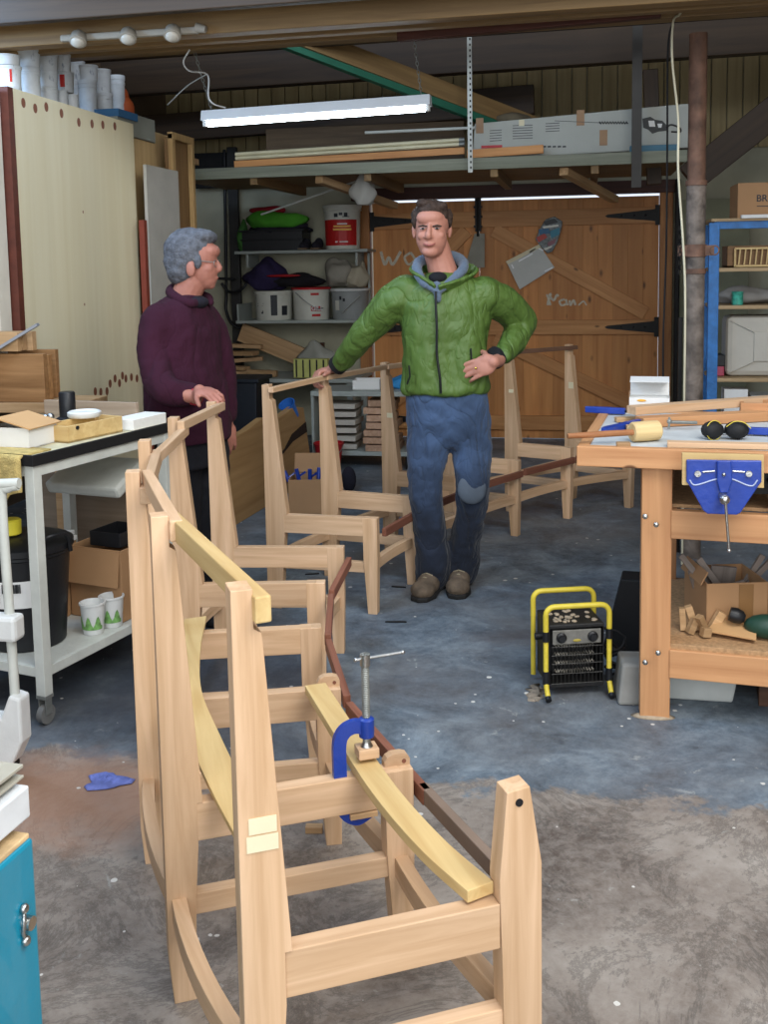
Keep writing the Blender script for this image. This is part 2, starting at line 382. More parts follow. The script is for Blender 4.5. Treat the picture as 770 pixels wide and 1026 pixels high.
# boarded loft floor over the near half of the shop
DECK2 = wood('loft_underside_boards', '8f7450', '6a5236', 0, rnd=.05, scale=.5)
lf = MB(); y = 4.1
while y < 5.2: lf.box((-.2, y+.07, 2.80), (XR-XL, .138, .03)); y += .142
struct(lf.build('trim_2', DECK2, bevel=.003))
k = 3
def rb(p, q, w, h, mt):
    global k
    struct(beam('trim_%d' % k, p, q, w, h, mt, bevel=.005)); k += 1
rb((XL, 4.6, 2.56), (XR, 4.6, 2.60), .09, .10, ROUGH)
rb((XL, 4.9, 2.60), (XR, 4.9, 2.65), .06, .12, ROUGH)
rb((XL, 5.25, 2.63), (XR, 5.25, 2.68), .10, .10, ROUGH)
rb((XL, 4.35, 2.66), (XR, 4.35, 2.70), .05, .20, DARKW)
rb((-.9, 5.12, 2.60), (.33, 5.12, 2.64), .05, .09, wood('red_brown_stained_timber', '5a3022', '3c1e15', 0))
rb((XL, 7.6, 2.95), (XR, 7.6, 3.05), .12, .34, DARKW)
rb((XL, 8.3, 2.62), (-.4, 8.3, 2.72), .10, .22, DARKW)
rb((XL, 6.3, 2.86), (XR, 6.3, 2.93), .08, .16, DARKW)
# green-edged diagonal brace, the dark rafter on the right
gb = struct(beam('trim_%d' % k, Dp(250, 17, 6.3), Dp(548, 131, 7.5), .05, .12, ROUGH)); 
k += 1; gb2 = struct(beam('trim_%d' % k, V(Dp(242, 22, 6.3))+V((0, .0, -.035)), V(Dp(546, 138, 7.5))+V((0, .0, -.04)), .056, .05, mat('green_painted_timber', '24604a', .6)))
k += 1; rb(Yp(690, 180, 7.4), Yp(1010, -75, 7.4), .10, .2, DARKW)
rb(Yp(652, 70, 7.5), Yp(656, 185, 7.5), .07, .10, DARKW)

# ---- barn doors
HINGE = BLACKM
def door(name, x0, x1, brace_up):
    d = bpy.data.objects.new(name, None); COL.objects.link(d); setw(d, Matrix.Translation((x0, YB, 0))); d['kind'] = 'structure'
    n = max(1, round((x1-x0)/.125)); w = (x1-x0)/n
    for i in range(n):
        MB().box((0, 0, 0), (w, .024, 1.99)).build('board', PINE, d, at((x0+(i+.5)*w, YB+.01, .006+.995)), .002)
    for z, h in ((.14, .12), (.94, .12), (1.84, .13)):
        beam('ledge', (x0+.02, YB-.02, z), (x1-.02, YB-.02, z), .03, h, PINEX, d)
    for za, zb in ((.22, .85), (1.02, 1.75)):
        if brace_up: beam('brace', (x0+.1, YB-.02, za+.03), (x1-.1, YB-.02, zb), .11, .028, PINEX, d, up=(0, -1, 0))
        else: beam('brace', (x0+.12, YB-.021, zb), (x1-.1, YB-.021, za+.03), .11, .028, PINEX, d, up=(0, -1, 0))
    return d
dl = door('door_1', -1.786, -.882, True)
dr = door('door_2', -.879, .572, False)
def hinge(x, z, sgn, d):
    m_ = MB(); m_.prism([(0, -.05), (0, .05), (.03*sgn, .045), (.38*sgn, .012), (.40*sgn, 0), (.38*sgn, -.012), (.03*sgn, -.045)], 0, .008, lambda u, v_, w: V((x+u, YB-.037-w, z+v_)))
    m_.box((x-.02*sgn, YB-.042, z), (.05, .012, .16)); 
    for t in (.08, .17, .27): m_.ell((x+t*sgn, YB-.046, z), .008)
    m_.build('strap_hinge', HINGE, d)
hinge(-1.77, 1.84, 1, dl); hinge(-1.77, .94, 1, dl); hinge(.545, 1.84, -1, dr); hinge(.545, .94, -1, dr); hinge(-1.77, .16, 1, dl)
m_ = MB(); m_.box((-.885, YB-.045, 1.90), (.05, .02, .32)); m_.tube([(-.885, YB-.06, 1.7), (-.885, YB-.06, 2.03)], .011)
for z in (1.78, 1.86, 1.94, 2.02): m_.box((-.885, YB-.055, z), (.07, .02, .018))
m_.build('bolt', BLACKM, dl)
# frame round the doors
fr = MB(); fr.box((-1.85, YB-.02, 1.03), (.10, .10, 2.06)); fr.box((.625, YB-.02, 1.03), (.10, .10, 2.06))
struct(fr.build('trim_20', wood('door_frame_timber', 'b07a48', '8c5a32', 2, rnd=0), bevel=.004))
struct(beam('trim_21', (-1.95, YB-.03, 2.065), (.72, YB-.03, 2.065), .13, .10, wood('dark_lintel', '4f2a1c', '351a12', 0)))
struct(MB().box((-.6, YB+1.2, -.03), (5, 2, .05)).build('trim_22', mat('outside_paving', 'b8b6b0', .8)))
# chalk writing on the doors (strokes lie on the boards)
CHALK = mat('white_chalk', 'c3bba8', .9, var=.2, scale=60)
def stroke(pts, w, d):
    m_ = MB(); P = [Yp(x, y, YB-.0375) for x, y in pts]; P = bez(P, 6) if len(P) > 2 else P
    m_.tube([(p.x, p.y+.001, p.z) for p in P], w, 6)
    for i, a in enumerate(m_.v): m_.v[i] = (a[0], YB-.0025+(a[1]-(YB-.0365))*.12, a[2])
    m_.build('chalk_writing', CHALK, d, label='white chalk writing')
stroke([(381, 252), (385, 265), (389, 258), (393, 265), (401, 252)], .014, dl)
stroke([(411, 253), (405, 258), (409, 265), (415, 260), (411, 253)], .012, dl)
stroke([(549, 306), (551, 296), (553, 295)], .013, dr); stroke([(548, 295), (552, 306)], .009, dr)
stroke([(551, 297), (555, 301), (558, 296), (560, 297)], .011, dr); stroke([(566, 300), (561, 302), (563, 306), (568, 304), (567, 300), (569, 306)], .010, dr)
stroke([(571, 301), (572, 306), (575, 301), (577, 306)], .010, dr); stroke([(580, 306), (585, 302), (588, 306)], .007, dr)

# ---- wooden high shelf slung in front of the doors
ls = thing('loft_shelf', (-.9, 7.0, 2.1), 'long high shelf of grey painted timber slung above the barn doors', 'shelf')
GT = wood('grey_green_painted_board', '8a8d7c', '6c705f', 0, rnd=0)
beam('edge_board', (-2.9, 6.98, 2.125), (.62, 6.98, 2.135), .035, .075, GT, ls)
m_ = MB()
for i in range(9): m_.box((-1.13, 7.07+.14*i, 2.12), (3.5, .13, .022))
m_.build('deck', ROUGH, ls, bevel=.002)
for x in (-2.25, -1.45, -.6, .05): beam('joist', (x, 7.0, 2.08), (x, 8.3, 2.08), .05, .07, ROUGH, ls)
for x in (-1.9, -.25): beam('brace', (x+.1, 7.05, 2.07), (x+.45, 8.0, 1.93), .06, .05, OFFC, ls)
cyl_ = None
# perforated hanging strap and dark hanging strap
m_ = MB(); a = Dp(471, 34, 6.85); b_ = Dp(471, 168, 6.85)
hs = thing('perforated_hanger', (a.x, a.y, b_.z), 'perforated steel strip hanging from the beam down to the high shelf edge', 'hanger')
mm_ = MB(); mm_.box(((a.x+b_.x)/2, a.y, (a.z+b_.z)/2), (.03, .004, a.z-b_.z+.06)); mm_.build('strip', WPAINT, hs, bevel=0)
mm_ = MB(); z = b_.z
while z < a.z: mm_.box((a.x, a.y-.0025, z), (.010, .002, .014)); z += .035
mm_.build('slots', BLACKM, hs)
a = Dp(638, 25, 6.75); b_ = Dp(638, 180, 6.75)
tag(MB().box((b_.x, b_.y, (a.z+b_.z)/2), (.062, .012, a.z-b_.z+.1)).build('hanging_strap', mat('dark_grey_strap', '3e3b37', .6), bevel=.001), 'wide dark grey strap hanging in front of the chainsaw carton', 'strap')
# ================================================================ the curved bench frames
MOD = dict(A=((228, 588), (286, 943), (502, 898)), B=((150, 516), (193, 799), (398, 767)), C=((126, 472), (160, 700), (333, 687)), D=((139, 441), (200, 633), (322, 626)),
           E=((169, 418), (205, 584), (326, 582)), F=((208, 402), (237, 547), (345, 547)), G=((264, 385), (286, 514.6), (379, 518.5)), H=((321, 373), (339, 491.5), (418, 497)),
           I=((383, 363), (393, 471.6), (468, 477)), J=((444, 355), (455, 456), (521, 461)), K=((507, 349), (514.6, 443.6), (573, 448)), L=((568, 345), (584, 434), (635, 440)))
ZS, ZT, ZC = .42, .98, .225
mods = {}; tops = {}
for k_, (t, a, b_) in MOD.items():
    ext = {'A': .055, 'B': .03, 'C': .02}.get(k_, 0)
    I_ = Zp(*a, ZS); Fr = Zp(*b_, ZS); ri = V((Fr.x-I_.x, Fr.y-I_.y, 0)).normalized()
    O = Dp(*t, I_.dot(fw0)-.09*ri.dot(fw0)); tops[k_] = O.z
    r = (V((Fr.x, Fr.y, 0))-V((O.x, O.y, 0))); L_ = r.length; r.normalize()
    if L_ < .42: L_ = .42
    mods[k_] = (V((O.x, O.y, 0)), r, L_+ext)
# smooth small reading errors in the directions
bench_lab = {1: 'near curved run of unfinished pale wooden bench framing, tall posts at left', 2: 'far curved run of unfinished wooden bench framing behind the man in green'}
def bench(keys, idx):
    O0 = mods[keys[0]][0]
    B = thing('curved_bench', tuple(O0), bench_lab[idx], 'bench frame')
    for k_ in keys:
        O, r, L_ = mods[k_]; M = Matrix.Translation(O) @ Matrix.Rotation(atan2(r.y, r.x), 4, 'Z')
        # tapered back post: profile in its own (r,z) plane; long axis turned so grain runs up
        ZT = tops[k_]; dw = .018 if k_ in 'ABCD' else 0
        prof = [(.008, 0), (0, .1), (0, ZT), (.034, ZT), (.034, ZT-.062), (.046, ZT-.07), (.047, ZT-.08), (.098-dw, ZS), (.086-dw, ZS-.0), (.086-dw, ZS-.09), (.078-dw, ZC), (.062-dw*.5, 0)]
        Mz = M @ Matrix(((0, 1, 0, 0), (0, 0, 1, 0), (1, 0, 0, 0), (0, 0, 0, 1)))
        th = .045 if k_ != 'A' else .05
        MB().prism([(z, x) for x, z in prof], -th/2, th/2).build('back_post', OAK, B, Mz, .0015)
        # front leg
        if k_ == 'A': pf = [(L_-.055, 0), (L_-.062, ZS-.1), (L_-.066, ZS+.04), (L_-.052, .615), (L_-.010, .62), (L_+.012, ZS+.06), (L_+.012, 0)]
        else: pf = [(L_-.046, 0), (L_-.062, ZC+.01), (L_-.064, ZS-.0015), (L_, ZS-.0015), (L_, ZC), (L_-.006, 0)]
        o = MB().prism([(z, x) for x, z in pf], -.022, .022).build('front_leg', OAK, B, Mz, .0015)
        if k_ == 'A': MB().tube([M @ V((L_-.030, -.0235, .595)), M @ V((L_-.030, -.018, .595))], .007, 12).build('bolt_hole', BLACKP, o)
        # seat rail and stretcher
        beam('seat_rail', M @ V((.06, -.004, ZS-.04)), M @ V((L_-(.065 if k_ == 'A' else .03), -.004, ZS-.04)), .034, .08, OAK, B)
        beam('stretcher', M @ V((.05, 0, ZC-.023)), M @ V((L_-.04, 0, ZC-.023)), .03, .045, OAK, B)
        if k_ in 'BC':
            MB().prism([(L_-.058, ZS-.006), (L_, ZS-.006), (L_, ZS+.012), (L_-.006, ZS+.022), (L_-.018, ZS+.026), (L_-.040, ZS+.026), (L_-.052, ZS+.020), (L_-.058, ZS+.010)], .0, .022, lambda u, v_, w: M @ V((u, w, v_))).build('bracket', OAK, B, bevel=.001)
            MB().tube([M @ V((L_-.014, -.001, ZS+.008)), M @ V((L_-.014, .004, ZS+.008))], .005, 8).build('peg', WALNUT, B)
    def PT(k_, u, z, off=0): O, r, L_ = mods[k_]; t = V((-r.y, r.x, 0)); return O+r*u+t*off+V((0, 0, z))
    for a, b_ in zip(keys, keys[1:]):
        La, Lb = mods[a][2], mods[b_][2]
        # back rail low down and at the top, front rail low down
        def curved(name, pa, pb, w, h, mt, bulge):
            pa, pb = V(pa), V(pb); d = (pb-pa); n_ = V((d.y, -d.x, 0)).normalized()*bulge; Mx = frame_pq(pa, pb); Mi = Mx.inverted(); m_ = MB(); rings = []
            for i in range(9):
                t = i/8; c = pa.lerp(pb, t)+n_*(4*t*(1-t)); tt = (d+n_*(4-8*t)).normalized(); s_ = tt.cross(V((0, 0, 1)))
                rings.append([Mi @ (c+s_*(w/2*sx)+V((0, 0, h/2*sz))) for sx, sz in ((-1, -1), (1, -1), (1, 1), (-1, 1))])
            m_.loft(rings).build(name, mt, B, Mx, .0015)
        curved('back_rail', PT(a, .025, ZC-.022, .012), PT(b_, .025, ZC-.022, -.012), .03, .045, OAK, -.02)
        curved('front_rail', PT(a, La-.03, ZC-.022, .012), PT(b_, Lb-.03, ZC-.022, -.012), .03, .045, OAK, -.015)
        zt = {'B': -.006, 'C': -.035, 'D': -.035}.get(a, -.008)
        hh = .042 if a in 'ABC' else (.032 if a in 'DE' else .024); beam('top_rail', PT(a, .047, tops[a]-hh/2+zt, -.04), PT(b_, .047, tops[b_]-hh/2+zt, .04), .026, hh, OAKY if a == 'A' else (mat('brown_rail', '6f5240', .6) if a == 'K' else OAK), B, bevel=.003)
        if a in 'IJKL': curved('front_seat_rail', PT(a, La-.03, ZS-.085, 0), PT(b_, Lb-.03, ZS-.085, 0), .03, .03, OAK, -.01)
        zr = .385 if idx == 1 else .37
        mt = WALNUT if not (a in 'A') else mat('grey_brown_wood', '7a685a', .6)
        beam('edge_rail', PT(a, La+.02, zr-.02, -.05 if a == 'B' else .02), PT(b_, Lb+.02, zr-.02, -.02), .02, .035, mt, B, bevel=.002)
    return B, PT
B1, PT = bench('ABCDEF', 1)
B2, PT2 = bench('GHIJKL', 2)
# masking tape on the near post and on a rail, part of what is stuck there
TAPE = mat('cream_masking_tape', 'd9cfae', .7, var=.05)
def tapeon(k_, u0, u1, z0, z1, n_=0, th=.0235):
    O, r, L_ = mods[k_]; M = Matrix.Translation(O) @ Matrix.Rotation(atan2(r.y, r.x), 4, 'Z')
    MB().box(((u0+u1)/2, -th-.001, (z0+z1)/2), (u1-u0, .0015, z1-z0)).build('masking_tape', TAPE, B1 if k_ in 'ABCDEF' else B2, M, 0, label='cream masking tape')
tapeon('A', .012, .062, .597, .623, th=.025); tapeon('A', .016, .060, .626, .652, th=.025)
tapeon('I', .035, .068, .70, .725); tapeon('K', .03, .06, .72, .74); tapeon('L', .03, .065, .70, .74)

# light plank laid along the tops of the seat rails
def rail_path(pts, z): return [Zp(x, y, z) for x, y in pts]
pts = bez([Zp(316, 686, .445), Zp(346, 733, .445), Zp(384, 790, .445), Zp(432, 845, .445), Zp(482, 889, .445)], 8)
Mx = frame_pq(pts[0], pts[-1]); Mi = Mx.inverted(); rings = []
for i, p in enumerate(pts):
    t = (pts[min(i+1, len(pts)-1)]-pts[max(i-1, 0)]).normalized(); s_ = t.cross(V((0, 0, 1))).normalized()
    rings.append([Mi @ (p+s_*(.027*sx)+V((0, 0, sz*.011-.009))) for sx, sz in ((-1, -1), (1, -1), (1, 1), (-1, 1))])
tag(MB().loft(rings).build('curved_plank', OAKY, None, Mx, .0015), 'pale yellow curved plank clamped along the tops of the seat rails', 'plank')
# curved wide laminated slat leaning inside the back posts
Lp = bez([Zp(185, 620, .445), Zp(174, 655, .445), Zp(173, 705, .445), Zp(193, 751, .445), Zp(216, 800, .445), Zp(243, 850, .445)], 6)
Rp = bez([Zp(207, 617, .455), Zp(201, 650, .46), Zp(202, 691, .46), Zp(221, 737, .46), Zp(245, 786, .46), Zp(270, 834, .46)], 6)
rings = []
for l_, r_ in zip(Lp, Rp):
    dz = V((0, 0, .012)); rings.append([l_, r_, r_-dz, l_-dz])
Mx = frame_pq(Lp[0], Lp[-1]); Mi = Mx.inverted(); rings = [[Mi @ q for q in g_] for g_ in rings]
tag(MB().loft(rings).build('bent_laminate', OAKY, None, Mx, .001), 'wide bent pale slat leaning inside the tall posts of the near frame', 'slat')

# ---- blue G clamp with packing blocks
gc = Zp(368, 762, .445)
O, r, L_ = mods['B']; tt = V((-r.y, r.x, 0))
CL = thing('g_clamp', tuple(gc), 'blue G clamp with long steel screw holding the curved plank down', 'clamp')
gx = -r; # throat opens towards +gx side
c0 = V((gc.x, gc.y, 0))
def G(u, z, w=0): return c0+gx*(u*.66)+V((0, 0, z if z < .46 else .46+(z-.46)*.72))+tt*w
arcp = [G(0, .535), G(.02, .548), G(.05, .55), G(.078, .535), G(.092, .50), G(.092, .42), G(.09, .36), G(.072, .335), G(.04, .322), G(.015, .327), G(-.005, .335)]
arcp = bez(arcp, 5); Rr = []
for i, p in enumerate(arcp):
    t = (arcp[min(i+1, len(arcp)-1)]-arcp[max(i-1, 0)]).normalized(); s_ = tt; n_ = t.cross(s_).normalized()
    Rr.append([p+s_*(.008*a)+n_*(.014*b_) for a, b_ in ((-1, -1), (1, -1), (1, 1), (-1, 1))])
MB().loft(Rr).build('frame', BLUEP, CL, bevel=.003)
MB().lathe([(.016, 0), (.017, .01), (.017, .038), (.012, .042)], G(0, .515), 16).build('screw_boss', BLUEP, CL, smooth=True)
prof = []; z = .48
while z < .665: prof += [(.0088, z), (.0078, z+.002)]; z += .004
MB().lathe(prof, G(0, 0), 14).build('screw', GALV, CL, smooth=True)
MB().lathe([(.011, .472), (.014, .478), (.008, .488), (.008, .50)], G(0, 0), 16).build('swivel_pad', STEEL, CL, smooth=True)
m_ = MB(); m_.lathe([(.011, .655), (.011, .68)], G(0, 0), 14); m_.tube([G(.03, .751), G(-.125, .756)], .003, 8); m_.ell(G(-.127, .756), .0045); m_.ell(G(.031, .751), .0045); m_.build('tommy_bar', STEEL, CL, smooth=True)
pb = tag(MB().box((0, 0, .009), (.045, .04, .022)).build('packing_block', OAK, None, at((gc.x, gc.y, .458), atan2(r.y, r.x)), .002), 'small square wooden block pressed under the screw of the clamp', 'wood block')
pb2 = tag(MB().box((0, 0, 0), (.06, .035, .012)).build('packing_strip', OFFC, None, at(tuple(G(.02, .332)), atan2(r.y, r.x)), .001), 'thin wooden strip pinched under the seat rail by the clamp', 'wood block')
a = Zp(315, 829, .012)
tag(MB().box((0, 0, .0), (.045, .022, .018)).build('wood_offcut', OFFC, None, at((a.x, a.y, .009), .15), .001), 'tiny wooden offcut on the floor under the near bench frame', 'offcut')
# blue rag on floor, white paint flakes, dark slivers
a = Zp(107, 784, 0)
m_ = MB(); n = 16
rag = bmesh.new()
vs = []
m_ = MB(); R_ = 7
grid = []
for j in range(R_+1):
    for i in range(n):
        an = 2*pi*i/n; rr = (.062 if j else 0)*j/R_*(1+.25*sin(3*an+1)+.12*sin(5*an)); grid.append(V((a.x+rr*cos(an)*1.05, a.y+rr*sin(an)*.8, .004+.016*abs(sin(2.3*an+j*1.3))*(1-(j/R_)**3))))
fs = []
for j in range(R_):
    for i in range(n): fs.append((j*n+i, j*n+(i+1) % n, (j+1)*n+(i+1) % n, (j+1)*n+i))
m_.add(grid, fs); o = m_.build('blue_rag', mat('blue_cloth', '6d78b8', .9, var=.3, scale=30), smooth=2); o.modifiers.new('solid', 'SOLIDIFY').thickness = .002
tag(o, 'crumpled blue glove lying on the bare concrete floor at left', 'rag')
def sliver(x, y, w, l, rz, label, mt=BLACKP):
    a = Zp(x, y, .003); tag(MB().prism([(-l/2, -w*.3), (-l*.1, -w/2), (l/2, -w*.2), (l*.45, w*.4), (0, w/2), (-l*.45, w*.2)], 0, .005).build('floor_scrap', mt, None, at((a.x, a.y, .0005), rz)), label, 'scrap')
sliver(400, 588, .015, .07, -.1, 'dark sliver on the blue floor left of the boots')
sliver(397, 623, .012, .09, .1, 'dark sliver on the blue floor just below the boots')
sliver(313, 575, .015, .07, .3, 'dark sliver on the floor beyond the near seat rails')
# ================================================================ left side: steel work table and what is on and under it
CT = at((-1.74, 3.03, 0), radians(-13.6))
def cl(x, y, z=0, rz=0, rx=0, ry=0): return CT @ at((x, y, z), rz, rx, ry)
tb = thing('work_table', (-1.74, 3.03, 0), 'tall off-white steel frame work table on castors with black edge strip', 'table', rz=radians(-13.6))
TW, TD, TH = .52, .74, .90
MB().box((-TW/2, TD/2, TH-.012), (TW, TD, .024)).build('table_top', mat('dusty_cream_top', 'c2bb9c', .8, var=.2, scale=20), tb, CT, .002)
m_ = MB(); m_.box((.004, TD/2, TH-.012), (.012, TD+.02, .036)); m_.box((-TW/2, -.004, TH-.012), (TW, .012, .036)); m_.build('edge_strip', RUBBER, tb, CT, .002)
m_ = MB(); m_.box((-.02, TD/2, TH-.05), (.034, TD-.04, .034)); m_.box((-TW+.02, TD/2, TH-.05), (.034, TD-.04, .034)); m_.box((-TW/2, .02, TH-.05), (TW-.04, .034, .034)); m_.box((-TW/2, TD-.02, TH-.05), (TW-.04, .034, .034))
m_.build('top_frame', WPAINT, tb, CT, .002)
for x in (-.02, -TW+.02):
    for y in (.02, TD-.02):
        o = MB().box((0, 0, (TH-.03+.1)/2), (.038, .038, TH-.03-.1)).build('leg', WPAINT, tb, cl(x, y), .002)
        m_ = MB(); m_.box((0, 0, .095), (.04, .04, .012)); m_.box((-.014, 0, .065), (.004, .03, .06)); m_.box((.014, 0, .065), (.004, .03, .06)); m_.build('castor_fork', GALV, o, cl(x, y), .001)
        MB().tube([(-.011, 0, .034), (.011, 0, .034)], .033, 20).build('castor_wheel', mat('grey_rubber', '6f6f6d', .6), o, cl(x, y), smooth=True)
m_ = MB(); m_.box((-TW/2, TD/2, .19), (TW-.03, TD-.03, .012)); m_.box((-.02, TD/2, .178), (.03, TD-.05, .034)); m_.box((-TW+.02, TD/2, .178), (.03, TD-.05, .034)); m_.box((-TW/2, .02, .178), (TW-.05, .03, .034)); m_.box((-TW/2, TD-.02, .178), (TW-.05, .03, .034))
m_.build('lower_shelf', WPAINT, tb, CT, .002)
# yellow felt hanging over the near edge
m_ = MB(); vs = []; fs = []; nx, nz = 16, 12
for j in range(nz+1):
    for i in range(nx+1):
        x = -.50+.47*i/nx; t = j/nz; dr_ = .19+.03*sin(i*1.7)+.012*sin(i*4.1) if i > 2 else .19
        if i > 12: dr_ *= 1-.12*(i-12)
        if t < .3: y, z = .12-.16*t/.3, .906
        else: y, z = -.02-.006*sin(i*.9), .902-dr_*(t-.3)/.7
        vs.append((x, y, z))
for j in range(nz):
    for i in range(nx): a = j*(nx+1)+i; fs.append((a, a+1, a+nx+2, a+nx+1))
o = m_.add(vs, fs).build('felt_cloth', mat('yellow_felt', 'c0a96a', .95, var=.25, scale=40, bump=.6), None, CT, smooth=2); o.modifiers.new('s', 'SOLIDIFY').thickness = .006
tag(o, 'ragged yellow felt cloth hanging over the near edge of the steel work table', 'cloth')
T = TH+.001
# cardboard box, half open
cb = thing('cardboard_box', tuple((CT @ V((-.235, .14, T)))), 'orange-brown flattened cardboard box with a white side at the table corner', 'box', rz=radians(-13.6))
b0 = cl(-.22, .17, T, radians(8))
openbox(.20, .16, .07).build('tray', WHITEB, cb, b0)
m_ = MB(); m_.prism([(-.11, .062), (-.02, .105), (.115, .07), (.112, .066), (-.02, .10), (-.108, .058)], -.09, .09, lambda u, v_, w: V((u, w, v_))); m_.build('lid', CARDL, cb, b0)
m_ = MB(); m_.prism([(-.11, .06), (-.02, .103), (-.075, .02)], -.098, -.092, lambda u, v_, w: V((u, w, v_))); m_.build('end_flap', mat('orange_flap', 'cf8f4a', .7), cb, b0)
# pale wooden box tray
wt = thing('wooden_tray', tuple(CT @ V((-.11, .40, T))), 'pale open wooden tray on the steel table beside the cardboard box', 'tray', rz=radians(-13.6))
b0 = cl(-.12, .38, T, radians(-4))
openbox(.13, .27, .058, .008).build('sides', OAKY, wt, b0, .001); MB().tube([(.06, -.09, .048), (.069, -.09, .048)], .007, 10).build('knob', BLACKP, wt, b0)
tag(MB().lathe([(.0, 0), (.055, 0), (.06, .006), (.06, .018), (.053, .022), (.05, .017), (0, .016)], (0, 0, 0), 28).build('plastic_dish', WHITEP, None, cl(-.16, .44, T+.06), smooth=True), 'round white plastic lid lying on the pale wooden tray', 'lid')
tag(MB().box((0, 0, .02), (.10, .20, .04)).build('polystyrene_block', STYRO, None, cl(-.07, .64, T), .002), 'white polystyrene block at the far end of the steel table', 'block')
tag(MB().box((0, 0, .014), (.10, .26, .028)).build('white_carton', WHITEB, None, cl(-.30, .42, T, .1), .001), 'long flat white carton lying behind the pale wooden tray', 'carton')
# chrome tool and the black air fitting
tl = thing('chrome_spray_gun', tuple(CT @ V((-.36, .40, T))), 'chrome tool with round ends lying on the steel table', 'tool', rz=radians(-13.6))
m_ = MB(); m_.tube([(-.06, 0, .045), (.05, .02, .055)], .011, 12); m_.ell((.058, .022, .056), .014); m_.ell((-.065, 0, .044), .017); m_.build('barrel', STEEL, tl, cl(-.36, .40, T), smooth=True)
m_ = MB(); m_.tube([(-.03, 0, .045), (-.035, 0, .004)], .010, 12); m_.tube([(-.02, .0, .03), (.06, -.03, .008)], .007, 8); m_.build('handle', mat('dark_blue_steel', '2a3348', .35, metal=.7), tl, cl(-.36, .40, T), smooth=True)
bt = thing('black_grinder', tuple(CT @ V((-.30, .52, T))), 'black hand tool standing upright behind the chrome tool', 'tool', rz=radians(-13.6))
MB().lathe([(.028, .03), (.03, .04), (.03, .135), (.026, .14)], (0, 0, 0), 18).build('canister', BLACKP, bt, cl(-.29, .50, T), smooth=True)
m_ = MB(); m_.ell((0, -.01, .026), (.05, .03, .026)); m_.tube([(.03, -.01, .02), (.10, 0, .014)], .012, 10); m_.tube([(.035, -.02, .03), (.02, -.03, .055), (.05, -.02, .06), (.055, -.015, .02)], .004, 8); m_.build('base', RUBBER, bt, cl(-.29, .50, T), smooth=True)
beamM = frame_pq(CT @ V((-.52, .66, T+.04)), CT @ V((-.10, .70, T+.04)))
tag(MB().box((.19, 0, 0), (.42, .022, .08)).build('grey_plank', wood('weathered_board', 'a6937f', '857260', 0, rnd=0), None, beamM, .002), 'weathered grey board on edge across the back of the steel table', 'board')
# bench behind the table carrying the offcut boards
sb = thing('side_bench', (-2.7, 4.05, 0), 'low wooden bench behind the steel table, hidden under offcut boards', 'bench')
MB().box((-2.66, 4.04, .93), (1.26, .28, .04)).build('top', OFFC, sb, None, .003)
for x in (-3.2, -2.12):
    for y in (3.94, 4.14): MB().box((x, y, .455), (.06, .06, .91)).build('leg', OFFC, sb, None, .003)
k_ = 0
OB = [(46, 3.95, .34, .03, .20, 'brown board end standing nearest the camera, left of the plywood sheet'), (51, 4.02, .30, .03, .19, 'darker brown board just behind the nearest brown board end'), (58, 4.10, .22, .03, .205, 'dark thin board nearest the plywood sheet')]
for px_, y, w_, t_, h_, lab in OB:
    x = Yp(px_, 375, y).x
    tag(MB().box((-w_/2, 0, h_/2), (w_, t_, h_)).build('offcut_board', wood('brown_offcut', 'a67c52', '7f5a36', 0, rnd=.25), None, at((x, y, .951)), .002), lab, 'board', 'offcut boards on the side bench')
for i, (px_, lab) in enumerate([(20, 'pale block end lying on top of the brown boards, leftmost of three'), (25, 'pale block end lying on top of the brown boards, middle of three'), (35, 'pale block end lying on top of the brown boards, rightmost of three')]):
    y = 3.94+.045*i; x = Yp(px_, 350, y).x
    tag(MB().box((-.10, 0, .04), (.20, .034, .08)).build('offcut_block', wood('pale_offcut', 'c9a47a', 'a8845c', 0, rnd=.15), None, at((x, y, 1.162 if i < 2 else 1.158)), .002), lab, 'wood block', 'pale offcut blocks on the board')
p, q = Yp(38, 325, 3.96), Yp(-6, 352, 3.90); q = p+(q-p)*1.6
tag(MB().box(((q-p).length/2, 0, 0), ((q-p).length, .06, .012)).build('grey_batten', mat('grey_board_paint', '87888c', .6, var=.1), None, frame_pq(p, q), .001), 'long grey batten sloping across the offcut blocks at the picture edge', 'batten')

